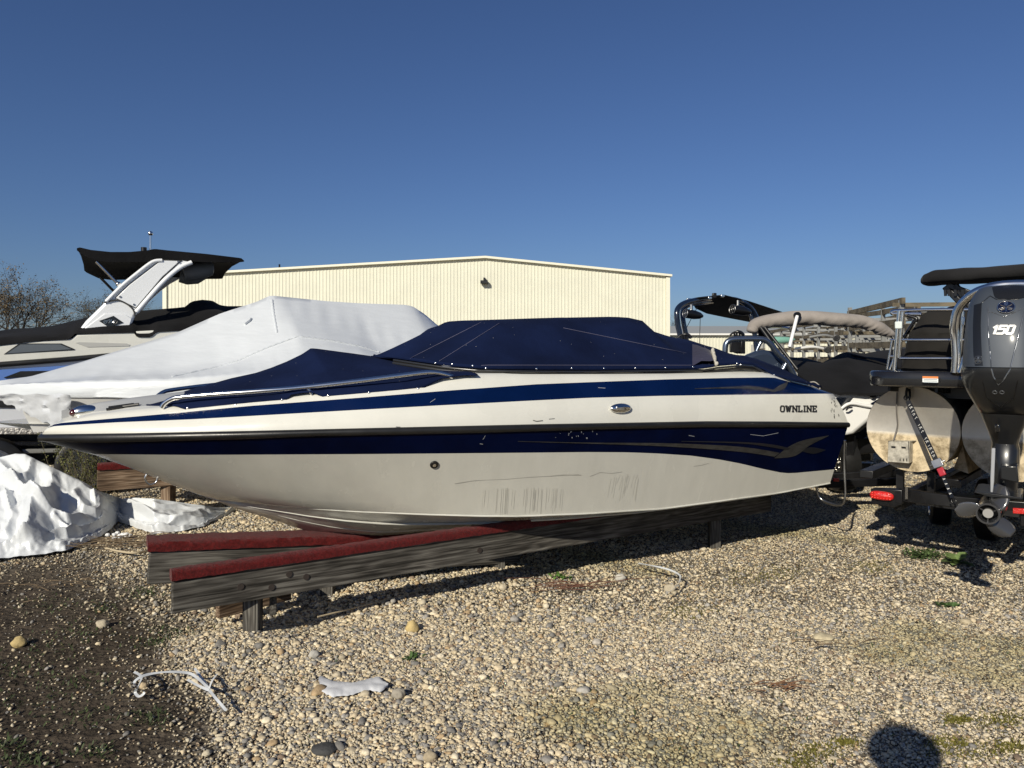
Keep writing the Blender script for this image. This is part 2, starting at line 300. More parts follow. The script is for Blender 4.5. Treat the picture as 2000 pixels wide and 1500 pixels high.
# ------------------------------------------------------------------ main boat
L = 5.78; BF = Fr(-2.82, 4.455, 28)
stemY = lin([(60, 856), (84, 862), (187, 889), (261, 916), (343, 950), (411, 974), (470, 997), (530, 1013.5), (582, 1032), (635, 1046), (695, 1055), (730, 1057), (900, 1057)])
chineY = lin([(405, 974), (506, 985.5), (590, 993), (695, 1000), (835, 1006), (940, 1009), (1012, 1009.5), (1150, 1004), (1290, 995), (1402, 980), (1514, 965), (1626, 944), (1700, 931)])
blueY = lin([(150, 886), (187, 887), (373, 888.5), (700, 887), (943, 885), (1150, 883), (1230, 883.5), (1290, 886), (1350, 890), (1402, 897), (1450, 906), (1486, 915), (1525, 923), (1545, 924.5), (1626, 917), (1700, 909)])
rubLo = lin([(60, 862), (84, 862), (187, 864), (485, 857), (590, 852.5), (940, 845), (1150, 839), (1374, 834), (1626, 834), (1700, 835)])
rubHi = lin([(60, 849), (84, 848.5), (261, 846.5), (485, 842), (700, 837), (873, 833), (1047, 829), (1300, 824.5), (1374, 823), (1514, 823.5), (1626, 825), (1700, 826)])
strLo = lin([(90, 836), (108, 832), (224, 825), (373, 819), (700, 800.5), (873, 791), (1047, 782), (1150, 777), (1300, 773), (1514, 770), (1609, 769), (1700, 770)])
strHi = lin([(90, 832), (119, 826), (224, 817), (351, 806), (485, 793), (700, 777), (873, 763), (1047, 750.5), (1150, 746.5), (1300, 741), (1430, 738), (1511, 737), (1539, 745), (1587, 757), (1615, 765), (1700, 775)])
gunY = lin([(90, 832), (119, 824), (180, 812), (260, 802), (350, 794), (485, 780), (590, 769), (700, 760), (800, 750), (860, 738), (900, 733), (1000, 731), (1150, 731), (1300, 730), (1430, 727), (1497, 727), (1520, 735), (1539, 743), (1587, 755), (1615, 764), (1700, 775)])
def br(s):
    t = min(1, max(0, s/3.2)); b = 1.155*max(0.0, 1-(1-t)**2.4)**.8
    return max(.025, b-.05*sst(4.2, L, s))
def bc(s):
    t = min(1, max(0, (s-.97)/2.7)); return .985*max(0.0, 1-(1-t)**2.7)**.97-.02*sst(4.2, L, s)
def zk(s): return max(.285, BF.zfit(s, 0, stemY)) if s < 2.1 else .285
def zc(s): return zk(s) if bc(s) < 1e-4 else BF.zfit(s, bc(s), chineY)
def mixline(s, fn, n=8, sh=1.0):
    z0, z1, b0, b1 = zc(s), BF.zfit(s, br(s), rubLo), bc(s), br(s); t = .5
    for _ in range(n):
        b = b0+(b1-b0)*t**sh; z = BF.zfit(s, b, fn); t = min(1, max(0.0, (z-z0)/max(1e-4, z1-z0)))
    return b0+(b1-b0)*t**sh, z0+(z1-z0)*t
SS = [0, .04, .1, .18]+[.28+.1*i for i in range(56)]; SS = [s for s in SS if s < L-.03]+[L]
def hull_side(sgn):
    rows = []
    for s in SS:
        zkv, zcv = zk(s), zc(s); bcv = bc(s); zr = BF.zfit(s, br(s), rubLo); sh = 1.25 if s < 2 else 1.0
        sh = .62+.38*sst(.8, 2.8, s)
        sx = s-.07*sst(5.2, L, s)
        pts = [(0, zkv), (.33*bcv, zkv+(zcv-zkv)*.30), (.66*bcv, zkv+(zcv-zkv)*.62), (max(0, bcv-.05 if bcv > .1 else bcv*.8), zkv+(zcv-zkv)*.96), (bcv, zcv)]
        bw, zw = mixline(s, blueY, sh=sh)
        z1 = zr
        def pt(t): return (bcv+(br(s)-bcv)*t**sh, zcv+(z1-zcv)*t)
        tw = (zw-zcv)/max(1e-4, z1-zcv)
        rise = .012 if bcv > .05 else 0
        for k in (.04, .2, .4, .6, .8): pts.append(pt(tw*k))
        pts[5] = (pts[5][0], pts[5][1])
        pts.append((bw, zw))
        for k in (.25, .5, .75): pts.append(pt(tw+(1-tw)*k))
        pts.append((br(s), zr))
        rows.append([BF.w((s-(.07*(1-(z-.28)/.8))*sst(5.0, L, s)), sgn*b_, z) for b_, z in pts])
    return rows
hb = M(); hp = hull_side(1); hs = hull_side(-1); mis = [0]*10+[1]*5
hb.grid(hp, mis=mis[:len(hp[0])-1]); hb.grid(hs, mis=mis[:len(hp[0])-1])
tr = hp[-1]; ts = hs[-1]
for i in range(len(tr)-1): hb.add([tr[i], tr[i+1], ts[i+1], ts[i]], [(0, 1, 2, 3)], 0 if i < 10 else 1)
boat = root('bowrider_boat', BF.w(3, 0, 0), 'white and navy bowrider under navy canvas covers, resting on timber bunks in the foreground', 'boat')
hull = hb.build('hull', [WHITE, NAVY], boat, smooth=50)
# spray strakes along the bottom, chine lip
def sk(fr, s0, s1, r, name):
    m = M()
    for sg in (1, -1):
        pa = []
        for i in range(40):
            s = s0+(s1-s0)*i/39; b = fr*bc(s) if fr < 1 else bc(s); z = zk(s)+(zc(s)-zk(s))*(fr*.94)
            pa.append(BF.w(s-.04*sst(5, L, s), sg*b, z-(.002)))
        m.tube(pa, [r*min(1, .15+i/8) for i in range(40)], 6)
    return m.build(name, WHITE, boat, smooth=60)
sk(.42, 1.35, 5.6, .007, 'spray_strake'); sk(.74, 1.15, 5.6, .007, 'spray_strake'); 
m = M()
for sg in (1, -1): m.tube([BF.w(s-.05*sst(5, L, s), sg*(bc(s)+.004), zc(s)+.004) for s in np.linspace(1.05, L, 60)], 6*[.003]+54*[.006], 6)
m.build('chine_rail', WHITE, boat, smooth=60)
# rub rail
def rubpath(off, dz=0):
    a = []
    for s in SS: a.append(BF.w(s, br(s)+off, (BF.zfit(s, br(s), rubLo)+BF.zfit(s, br(s), rubHi))/2+dz))
    b_ = [BF.w(s, -(br(s)+off), (BF.zfit(s, br(s), rubLo)+BF.zfit(s, br(s), rubHi))/2+dz) for s in SS]
    return b_[::-1]+a
def oval(path, rw, rh, n=10):
    m = M(); rows = []
    for i, p in enumerate(path):
        t = (path[min(i+1, len(path)-1)]-path[max(i-1, 0)]); t.z = 0; t.normalize(); sd = Vector((t.y, -t.x, 0))
        rows.append([p+sd*rw*math.cos(2*math.pi*k/n)+Vector((0, 0, rh[i] if isinstance(rh, list) else rh))*math.sin(2*math.pi*k/n) for k in range(n)])
    m.grid(rows, 0, True); m.cap(rows[0]); m.cap(rows[-1]); return m
rp = rubpath(.0); hh = [abs(BF.zfit(s, br(s), rubLo)-BF.zfit(s, br(s), rubHi))/2+.003 for s in SS]
oval(rp, .024, hh[::-1]+hh).build('rub_rail', BLACKR, boat, smooth=60)
# deck
def deckline(s, inset, fn, s1, s0=0.0):
    ss = s0+(s1-s0)*(s/L); b_ = max(0.0, br(ss)-inset*min(1, br(ss)/.5)); return ss, b_, BF.zfit(ss, b_, fn)
def deck_rows(sg):
    rows = []
    for s in SS:
        a = deckline(s, 0, rubHi, L); c1 = deckline(s, .05, strLo, 5.66, .03); c2 = deckline(s, .11, strHi, 5.60, .07); g = deckline(s, .17, gunY, 5.52, .10)
        r = [a]
        mid = lambda p, q, t, bul: (p[0]+(q[0]-p[0])*t, p[1]+(q[1]-p[1])*t+bul, p[2]+(q[2]-p[2])*t)
        r += [mid(a, c1, .3, .012), mid(a, c1, .65, .012), c1, mid(c1, c2, .5, .004), c2, mid(c2, g, .5, .008), g]
        inb = max(0, g[1]-.14); cr_ = .05*(1-sst(1.5, 3, s))
        r += [(g[0], max(0, g[1]-.03), g[2]+.008), (g[0], inb, g[2]+.012), (g[0], inb*.5, g[2]+.012+cr_*.75), (g[0], 0, g[2]+.012+cr_)]
        rows.append([BF.w(x, sg*y, z) for x, y, z in r])
    return rows
dk = M(); dp, ds = deck_rows(1), deck_rows(-1); dm = [0, 0, 0, 1, 1, 0, 0, 0, 0, 2, 2]
dk.grid(dp, mis=dm); dk.grid(ds, mis=dm)
for i in range(11): dk.add([dp[-1][i], dp[-1][i+1], ds[-1][i+1], ds[-1][i]], [(0, 1, 2, 3)], 0); dk.add([dp[0][i], dp[0][i+1], ds[0][i+1], ds[0][i]], [(0, 1, 2, 3)], 0)
deck = dk.build('deck', [DECKW, STRIPE, GREYV], boat, smooth=40)
def bvh(*ms):
    v, f = [], []
    for m in ms: o = len(v); v += m.v; f += [tuple(i+o for i in q) for q in m.f]
    return BVHTree.FromPolygons(v, f)
HB = bvh(hb, dk)
CAMP = Vector((0, 0, H))
def hit(px, py, tree=None, off=.003):
    d = (P(px, py, 1)-CAMP).normalized(); loc, nr, _, _ = (tree or HB).ray_cast(CAMP, d)
    if loc is None: return None, None
    if nr.dot(d) > 0: nr = -nr
    return loc+nr*off, nr
def ribbon(name, up, lo, material, parent, tree=None, off=.004, n=30, k=4, mi=None):   # decal between two pixel curves
    x0, x1 = up[0][0], up[-1][0]; U = cr([Vector((*p, 0)) for p in up], 8); Lo = cr([Vector((*p, 0)) for p in lo], 8)
    def samp(C, t): i = t*(len(C)-1); a = int(min(i, len(C)-2)); return C[a].lerp(C[a+1], i-a)
    rows = []
    for i in range(n+1):
        a, b_ = samp(U, i/n), samp(Lo, i/n); r = []
        for j in range(k+1):
            p = a.lerp(b_, j/k); q, _ = hit(p.x, p.y, tree, off)
            if q is None: r = None; break
            r.append(q)
        if r: rows.append(r)
    m = M()
    if len(rows) > 1: m.grid(rows)
    return m.build(name, material, parent, smooth=60)
def lift(pts2, parent, name, material, tree=None, off=.004):      # small polygon decals
    m = M()
    for poly in pts2:
        q = [hit(x, y, tree, off)[0] for x, y in poly]
        if all(p is not None for p in q): m.add(q, [tuple(range(len(q)))])
    return m.build(name, material, parent, smooth=0) if m.v else None
DEC1 = mat('graphite_decal', (.040, .040, .040), .4, coat=.1, var=.5, vscale=14, stretch=(1, 1, 6)); DEC2 = mat('dark_decal', (.010, .011, .015), .4, coat=.1); SCUFF = mat('scuff_grey', (.10, .10, .095), .8); SCUFL = mat('scuff_light', (.36, .35, .315), .6); SCUW = mat('chalky_scratch', (.45, .47, .5), .7)
ribbon('graphic_swoosh', [(1010, 861), (1150, 864), (1290, 865), (1400, 869), (1470, 875), (1522, 884)], [(1012, 862), (1150, 866), (1290, 871), (1400, 878), (1470, 885), (1512, 892)], DEC1, boat)
ribbon('graphic_swoosh', [(1330, 861), (1450, 863), (1510, 868), (1545, 876)], [(1330, 862), (1450, 866), (1510, 874), (1536, 879)], DEC2, boat)
ribbon('graphic_swoosh', [(1512, 894), (1540, 872), (1570, 859), (1618, 850)], [(1512, 895), (1552, 890), (1582, 869), (1618, 851)], DEC1, boat)
ribbon('graphic_swoosh', [(1565, 880), (1583, 873), (1612, 878)], [(1565, 881), (1588, 886), (1612, 879)], DEC2, boat)
ribbon('graphic_swoosh', [(1356, 759), (1440, 755), (1480, 756), (1512, 762)], [(1356, 760), (1440, 759), (1480, 762), (1506, 765)], DEC1, boat)
ribbon('graphic_swoosh', [(1506, 765), (1520, 754), (1538, 746)], [(1507, 766), (1530, 760), (1539, 747)], DEC1, boat)
# scrapes and stains
rs = random.Random(3); polys = []; pl2 = []
for i in range(44):
    x = 940+rs.random()*165; y0 = 952+rs.random()*6; ln = 22+rs.random()*34; wd = .2+rs.random()*.7
    pl2.append([(x, y0), (x+wd, y0), (x-3+wd, y0+ln), (x-3, y0+ln)])
for i in range(16):
    x = 1190+rs.random()*60; y0 = 925+rs.random()*10; ln = 15+rs.random()*30; pl2.append([(x, y0), (x+.8, y0), (x-6, y0+ln), (x-7, y0+ln)])
lift(pl2, boat, 'hull_stain', mat('grey_run_stain', (.52, .515, .465), .3), off=.0015)
def scr(pts, w_): return [[(a[0], a[1]), (b_[0], b_[1]), (b_[0], b_[1]+w_*.75), (a[0], a[1]+w_*.75)] for a, b_ in zip(pts, pts[1:])]
po = scr([(888, 944), (900, 942), (925, 938), (990, 935), (1040, 931), (1080, 929), (1130, 926)], 1.2)+scr([(1075, 929), (1100, 926.5), (1135, 927)], 2)+scr([(1152, 930), (1172, 922), (1195, 924), (1215, 921)], 1)+scr([(1355, 910), (1370, 908), (1384, 904)], 1)
lift(po, boat, 'hull_scratch', SCUFL, off=.0018)
po = scr([(1041, 820), (1048, 822), (1060, 820.5)], 2.5)+scr([(1072, 818), (1083, 817)], 1.5)+scr([(773, 833), (782, 833.5)], 1.5)
for i in range(22): x = 1622+rs.random()*16; y = 773+rs.random()*44; po.append([(x, y), (x+1.4, y), (x+1.6, y+2+rs.random()*5), (x+.3, y+3)])
lift(po, boat, 'hull_scratch', SCUFF, off=.0018)
po = []
for i in range(20): x = 1118+abs(rs.gauss(0, 20))*rs.choice((-1, 1)); y = 848+rs.gauss(0, 5); po.append([(x, y), (x+1.5, y), (x+1, y+2.5*rs.random()+.6)])
po += scr([(937, 866), (943, 867)], 1)+scr([(943, 858), (948, 850)], 1.2)+scr([(1465, 848), (1490, 851), (1520, 845)], .8)+scr([(1345, 850), (1356, 852)], .8)+scr([(1168, 757), (1182, 758)], .8)+scr([(840, 786), (850, 779)], .8)
lift(po, boat, 'hull_scratch', SCUW, off=.0018)
# strokes lettering ------------------------------------------------------------
LET = {'O': [[(1.2, 0), (3.8, 0), (5, 1.4), (5, 5.6), (3.8, 7), (1.2, 7), (0, 5.6), (0, 1.4), (1.2, 0)]], 'W': [[(0, 7), (1.5, 0), (3, 6), (4.5, 0), (6, 7)], [(-.8, 7), (1, 7)], [(5, 7), (6.8, 7)]],
 'N': [[(0, 0), (0, 7), (5, 0), (5, 7)], [(-.8, 0), (.9, 0)], [(-.8, 7), (.5, 7)], [(4.1, 7), (5.9, 7)]], 'L': [[(0, 7), (0, 0), (4, 0), (4, 1.6)], [(-.8, 7), (1, 7)], [(-.8, 0), (0, 0)]], 'I': [[(0, 0), (0, 7)], [(-.9, 0), (.9, 0)], [(-.9, 7), (.9, 7)]],
 'E': [[(4, 1.5), (4, 0), (0, 0), (0, 7), (4, 7), (4, 5.6)], [(0, 3.6), (2.8, 3.6)], [(-.8, 0), (0, 0)], [(-.8, 7), (0, 7)]], '1': [[(0.6, 5.4), (2.2, 7), (2.2, 0)]], '5': [[(4.4, 7), (.4, 7), (.2, 4), (3.4, 4.2), (4.4, 3.2), (4.2, .8), (3.4, 0), (0, 0)]],
 '0': [[(1, 0), (3.6, 0), (4.4, .8), (4.4, 6.2), (3.6, 7), (1, 7), (.2, 6.2), (.2, .8), (1, 0)]], 'Y': [[(0, 7), (2.4, 3.4), (2.4, 0)], [(4.8, 7), (2.4, 3.4)]], 'A': [[(0, 0), (2.5, 7), (5, 0)], [(1, 2.4), (4, 2.4)]], 'M': [[(0, 0), (0, 7), (2.6, 2), (5.2, 7), (5.2, 0)]]}
ADV = {'W': 9.4, 'I': 3.8, 'L': 7, '1': 4.2, 'O': 7.6, 'N': 8.3, 'E': 6.6}
def text_strokes(txt, fmap, sw, shear=0, sc=1.0, x0=0):       # fmap(x,y) -> (point, normal)
    m = M(); x = x0
    for ch in txt:
        if ch == 'I': x += .6
        for st in LET.get(ch, []):
            for a, b_ in zip(st, st[1:]):
                d = Vector((b_[0]-a[0], b_[1]-a[1])); l = d.length; d /= l; nn = Vector((-d.y, d.x))*sw/2; e = d*sw*.35
                c = [Vector(a)-e+nn, Vector(b_)+e+nn, Vector(b_)+e-nn, Vector(a)-e-nn]
                f_, k_ = [], []
                for q in c:
                    p, nr = fmap((x+q.x+shear*q.y)*sc, q.y*sc)
                    if p is None: break
                    f_.append(p+nr*.006); k_.append(p-nr*.001)
                if len(f_) == 4: m.add(f_+k_, [(0, 1, 2, 3), (0, 4, 5, 1), (1, 5, 6, 2), (2, 6, 7, 3), (3, 7, 4, 0)])
        x += ADV.get(ch, 5.8)
    return m
sc = 76/50.5
text_strokes('OWNLINE', lambda x, y: hit(1524+x, 804-y*1.1, off=0), 1.4, sc=1.42).build('lettering', mat('badge_black', (.02, .02, .022), .4), boat, smooth=0)
# pull-up cleat, nav light, thru hull, bow eye
def nframe(nr):
    nr = nr.normalized(); t = Vector((0, 0, 1)).cross(nr).normalized(); return t, nr.cross(t), nr
p, nr = hit(1210, 798); t, u, k = nframe(nr); m = M().ell(p+nr*.01, .088, .034, .026, (t, u, k), 20, 12); m.tube([p-t*.05+nr*.03, p+nr*.038, p+t*.05+nr*.03], .008, 8); m.build('cleat', CHROME, boat, smooth=60)
p, nr = hit(848, 907); t, u, k = nframe(nr); th = M().disc(p, .027, nr, .012, 24).build('drain_fitting', BLACKR, boat, smooth=30, bev=.004); M().disc(p+nr*.007, .011, nr, .006, 16).build('drain_hole', CHROME, th)
a = BF.w(.60, 0, zk(.60)+.02); d = Vector((-BF.c, -BF.n, -.75)).normalized()
q = [Vector((0, 0, 0))+a]; nrm = BF.w(0, 1, 0)-BF.w(0, 0, 0); side = Vector((BF.c, BF.n, -.45)).normalized(); dn = Vector((-BF.c*.35, -BF.n*.35, -1)).normalized()
M().tube(cr([a-side*.03, a-side*.036+dn*.035, a-side*.022+dn*.058, a+dn*.068, a+side*.022+dn*.058, a+side*.036+dn*.035, a+side*.03], 5), .006, 8).build('bow_eye', CHROME, boat, smooth=60)
dv = BVHTree.FromPolygons(dk.v, dk.f)
p = BF.at(160, 812, 0); s_, _ = BF.sb(p)
base = (hit(162, 808, off=0)[0] or BF.w(s_, 0, BF.zfit(s_, 0, lin([(0, 806), (300, 806)]))))+Vector((0, 0, .012)); ax = (Vector((BF.c, BF.n, .08)).normalized(), Vector((-BF.n, BF.c, 0)), Vector((0, 0, 1)))
nl = M().ell(base+ax[0]*.01, .078, .038, .040, ax, 18, 12).build('bow_light', CHROME, boat, smooth=60)
M().ell(base-ax[0]*.048+Vector((0, 0, .0)), .026, .030, .024, ax, 14, 8).build('red_lens', mat('red_lens', (.05, .004, .003), .15, coat=1), nl, smooth=60)
# deck vents at bow
m = M()
for i in range(3):
    a = BF.w(.36+i*.05, -.02-i*.05, 0); b_ = BF.w(.52+i*.05, .16-i*.04, 0)
    z = BF.zfit(.4, 0, lin([(0, 799), (300, 799)]))
for (x0, y0, x1, y1) in ((208, 803, 240, 797), (236, 797, 272, 792), (214, 798, 262, 792)):
    a, b_ = hit(x0, y0, off=.01)[0], hit(x1, y1, off=.01)[0]
    if a is not None and b_ is not None: m.tube([a, b_], .008, 6)
if m.v: m.build('deck_vent', BLACKR, boat, smooth=60)
# bow cover --------------------------------------------------------------------
ridge = lin([(270, 789), (278, 788), (360, 764), (450, 739), (500, 728), (530, 718), (560, 706), (590, 691.5), (607, 680), (620, 681), (695, 691), (765, 701), (830, 712), (898, 730)])
hem = lin([(270, 790), (290, 794), (340, 792), (352, 796), (362, 800), (372, 801), (455, 795), (530, 787), (552, 784), (562, 780), (568, 771), (590, 767), (612, 766), (622, 772), (636, 777), (700, 774), (800, 766), (822, 761), (842, 750), (860, 740), (905, 733)])
def cover_rows(sg, ss, bfun, hemf, ridf, prof, sag=.03):
    rows = []
    for i, s in enumerate(ss):
        be = bfun(s); zh = BF.zfit(s, be+.012, hemf); zr_ = BF.zfit(s, 0, ridf); zg = BF.zfit(s, be, gunY)+.012 if s < 2.6 else zh+.03
        zg = max(zg, zh+.012)
        r = [(be+.016, zh), (be+.012, (zh+zg)/2), (be-.012, zg)]
        for k, (fb, fz) in enumerate(prof): r.append((be*fb, zg+(zr_-zg)*fz - 0*k))
        r.append((0, zr_)); r = [(q_[0], q_[1]+(.014*noise.noise(Vector((s*3, q_[0]*3, sg+5)))*min(1, 4*q_[0]) if i_ > 2 and i_ < len(r)-1 else 0)) for i_, q_ in enumerate(r)]; rows.append([BF.w(s, sg*b_, z) for b_, z in r])
    return rows
bg_ = lambda s: max(.02, br(s)-.145)
sa = np.linspace(.53, 2.42, 120)
m = M(); prof = [(.9, .06), (.75, .2), (.6, .35), (.45, .5), (.3, .66), (.15, .83)]
bb = lambda s: bg_(s)*(min(1, (s-.5)/.22)**.5)
for sg in (1, -1): m.grid(cover_rows(sg, sa, bb, hem, ridge, prof))
bcov = m.build('bow_cover', NAVYF, boat, smooth=50)
so_ = bcov.modifiers.new('thick', 'SOLIDIFY'); so_.thickness = .004
BC = bvh(m)
# cockpit cover
ridge2 = lin([(738, 695), (745, 690), (800, 664), (872, 628), (900, 626), (938, 625), (1060, 621), (1196, 618.5), (1245, 636), (1290, 652), (1345, 670), (1400, 688), (1420, 692), (1440, 697), (1500, 712), (1590, 741), (1640, 760)])
hem2 = lin([(700, 692), (745, 696), (800, 704), (870, 714), (940, 720), (1060, 722), (1150, 722.5), (1370, 720), (1385, 718), (1400, 715), (1445, 711), (1470, 713), (1490, 722), (1510, 736), (1545, 746), (1590, 757), (1620, 766)])
def b2(s):
    t = min(1, max(0, (s-2.05)/.75)); return (br(s)-.21+.12*sst(4.9, 5.25, s))*(1-(1-t)**2.2)**.6 + .001
sb_ = [2.05, 2.056, 2.07, 2.1]+list(np.linspace(2.15, 5.56, 90)); m = M()
def prof2(s):
    k = sst(2.2, 2.9, s)*(1-sst(4.1, 4.5, s)); a = [(.93, .11), (.83, .30), (.72, .52), (.60, .73), (.45, .90), (.25, .97)]; b_ = [(.9, .08), (.78, .2), (.62, .36), (.46, .54), (.3, .72), (.15, .87)]
    q_ = [(x0+(x1-x0)*k, y0+(y1-y0)*k) for (x0, y0), (x1, y1) in zip(b_, a)]; k2 = sst(4.4, 5.0, s); return [(x_, y_+(1-x_**1.6-y_)*k2) for x_, y_ in q_]
cs = {1: [], -1: []}
for sg in (1, -1):
    for s in sb_:
        be = b2(s); zh = BF.zfit(s, max(.02, be), hem2)+.014*sst(4.9, 5.2, s); zr_ = BF.zfit(s, 0, ridge2); zr_ = max(zr_, zh+.004)
        r = [(be+.01, zh), (be, zh+.02*min(1, (zr_-zh)/.05))]+[(be*fb, zh+(zr_-zh)*fz+(.007*math.sin(s*9+fb*7)+.022*noise.noise(Vector((s*2.2+fb*1.5, fb*3, sg)))+.010*noise.noise(Vector((s*8-fb*9, fb*7, sg))))*math.sin(fb*3.1)) for fb, fz in prof2(s)]+[(0, zr_)]
        cs[sg].append([BF.w(s, sg*b_, z) for b_, z in r])
    m.grid(cs[sg])
ccov = m.build('cockpit_cover', NAVYF, boat, smooth=50); so_ = ccov.modifiers.new('thick', 'SOLIDIFY'); so_.thickness = .004
CC = bvh(m)
# windshield base frame
fr_ = M()
for sg in (1, -1):
    fr_.tube([BF.w(s, sg*(b2(s)+.025), BF.zfit(s, b2(s)+.025, hem2)-.035) for s in np.linspace(2.1, 5.05, 60)], .012, 6)
    fr_.tube([BF.w(s, sg*(b2(s)+.03), BF.zfit(s, b2(s)+.03, hem2)-.014) for s in np.linspace(2.1, 5.05, 60)], .008, 6)
fr_.build('windshield_frame', mat('dark_frame', (.09, .09, .09), .3, metal=.8), boat, smooth=60)
# snaps
def snaps(pts, tree, par, r=.0075):
    s0 = None
    for px, py in pts:
        p, nr = hit(px, py, tree, 0)
        if p is None: continue
        nm = M().ell(p, r, r, r*.6, nframe(nr), 10, 6)
        s0 = nm.build('snap', CHROME, par, smooth=60)
snaps([(366, 797), (460, 791), (551, 781), (641, 773), (721, 767), (817, 759)], BC, bcov, .009)
snaps([(850, 709), (883, 711), (923, 714), (949, 719), (1048, 720), (1117, 719), (1180, 719), (1241, 719), (1300, 718), (1354, 717), (1440, 709), (1512, 732), (1553, 745), (1585, 753)], CC, ccov, .009)
# flap with fold and fleece edge on cover
fl = M(); rows = []
for i, (xa, ya, xb, yb, o_) in enumerate([(1352, 672, 1352, 720, .004), (1362, 674, 1368, 712, .03), (1372, 678, 1385, 722, .045), (1381, 681, 1391, 724, .05), (1387, 684, 1394, 722, .02), (1389, 688, 1395, 716, .004)]):
    a, na = hit(xa, ya, CC, 0); b_, nb = hit(xb, min(yb, 716), CC, 0)
    if a is not None and b_ is not None:
        r = [a.lerp(b_, j/5)+na*o_*(j/5)**.6 for j in range(6)]; rows.append(r)
fl.grid(rows).build('cover_flap', fabric('worn_navy_canvas', (.017, .016, .042)), boat, smooth=60)
fz = M(); rs = random.Random(5)
for i in range(60):
    t = i/59; p, nr = hit(1390+6*t+rs.random()*2, 687+26*t, CC, .01)
    if p is not None: fz.ell(p+nr*rs.random()*.012, .012, .012, .016, None, 6, 4)
fz.build('fleece_edge', mat('fleece', (.42, .40, .35), 1), boat, smooth=60)
# hand rails on bow
def railpt(px, py, off):
    best = None
    for s in np.linspace(.3, 3, 400):
        p = BF.w(s, br(s)-off, 0); e_ = abs(1000+FPX*p.x/p.y-px)
        if best is None or e_ < best[0]: best = (e_, s)
    s = best[1]; b_ = br(s)-off; return s, b_, BF.zfit(s, b_, lin([(0, py), (2000, py)]))
rpts = [(316, 796), (322, 788), (334, 780), (352, 776), (420, 770), (500, 764.5), (600, 756), (700, 744.5), (780, 734), (830, 728), (852, 728), (868, 731), (884, 736)]
rl = [railpt(x, y, .15) for x, y in rpts]
for sg in (1, -1):
    h_ = M().tube(cr([BF.w(s, sg*b_, z) for s, b_, z in rl], 5), .0150, 10).build('hand_rail', CHROME, boat, smooth=60)
    s, b_, z = railpt(598, 757, .15); s2, b2_, z2 = railpt(611, 767, .15)
    M().tube([BF.w(s, sg*b_, z), BF.w(s2, sg*b2_, z2-.01)], .01, 8).build('stanchion', CHROME, h_, smooth=60)
# stern ladder and fittings, rope
lm = M(); xs = L+.03
def stp(px, py, s): return BF.ats(px, py, s)
lad = cr([stp(1650, 860, L-.02), stp(1649, 900, L+.01), stp(1651, 950, L+.02), stp(1650, 975, L+.02), stp(1644, 985, L+.02), stp(1630, 986, L+.02), stp(1608, 978, L+.02), stp(1597, 965, L+.0), stp(1595, 945, L-.02)], 5)
lm.tube(lad, .011, 8); lm.build('boarding_ladder', DCHROME, boat, smooth=60)
rp_ = M(); rp_.tube(cr([P(1578, 748, 6.3), P(1590, 746, 6.28), P(1600, 753, 6.27), P(1601, 760, 6.26), P(1594, 763, 6.25), P(1600, 768, 6.24), P(1610, 772, 6.2)], 5), .006, 6)
rp_.build('rope', mat('rope', (.3, .28, .25), .9), boat, smooth=60)
def add_seam(pts, tree, name, par, mt, r=.0018):
    q = [hit(x, y, tree, .003)[0] for x, y in pts]; q = [p for p in q if p is not None]
    if len(q) > 1: M().tube(q, r, 5).build(name, mt, par, smooth=60)
SEAM = mat('pale_thread', (.10, .10, .16), .8)
def seg2(a, b_, n=14): return [(a[0]+(b_[0]-a[0])*i/n, a[1]+(b_[1]-a[1])*i/n) for i in range(n+1)]
for a, b_ in (((802, 700), (940, 630)), ((858, 706), (975, 632)), ((940, 714), (1350, 714)), ((1100, 641), (1340, 690)), ((1376, 676), (1385, 712))): add_seam(seg2(a, b_, 30), CC, 'seam', ccov, SEAM)
# -------------------------------------------------------------- timber bunk rack
rack = root('boat_bunk_rack', G(500, 1258), 'weathered timber bunk rack with red carpet under the foreground boat', 'boat rack', 'timber boat racks')
def beam(name, a, b_, wd, ht, material, parent, tilt=0, bev=.006):
    a, b_ = Vector(a), Vector(b_); o = M().box((0, 0, 0), (b_-a).length, wd, ht).build(name, material, None, smooth=0, bev=bev)
    x = (b_-a).normalized(); y = Vector((0, 0, 1)).cross(x).normalized(); z = x.cross(y)
    mt = Matrix((x, y, z)).transposed() @ Matrix.Rotation(tilt, 3, 'X')
    o.rotation_euler = mt.to_euler(); o.location = (a+b_)/2-(ORG[parent] if parent else Vector()); o.parent = parent; return o
def carpet(path, wd, drop, parent, normal, n=160, left_drop=0):    # carpet folded over a beam top
    m = M(); rows = []
    for i in range(n+1):
        t = i/n; p = path[0].lerp(path[1], t)+normal*0
        sidev = normal; r = []
        for (bx_, bz) in ((-wd/2-.012, -drop*1.0), (-wd/2-.014, -drop*.4), (-wd/2-.006, .006), (-wd/4, .014), (0, .016), (wd/4, .014), (wd/2+.006, .006), (wd/2+.014, -drop*.4), (wd/2+.012, -drop)):
            q = p+sidev*bx_+Vector((0, 0, bz)); nn = noise.noise(q*22)*.006+noise.noise(q*90)*.004
            r.append(q+Vector((0, 0, nn))+sidev*nn*(1 if bx_ > 0 else -1))
        rows.append(r)
    m.grid(rows); m.cap(rows[0]); m.cap(rows[-1]); return m.build('carpet', CARPET, parent, smooth=70)
d1 = Vector((.836, .549, 0)).normalized(); n1 = Vector((.549, -.836, 0)).normalized()
A1 = Vector((-1.82, 3.97, .50)); 
def near(t): return Vector((A1.x+d1.x*t, A1.y+d1.y*t, .485-.03*min(1, t/1.6)-.0*t))
BH = .225
b1 = beam('bunk_beam', near(0)-Vector((0, 0, BH/2)), near(4.95)-Vector((0, 0, BH/2)), .045, BH, WOODG, rack)
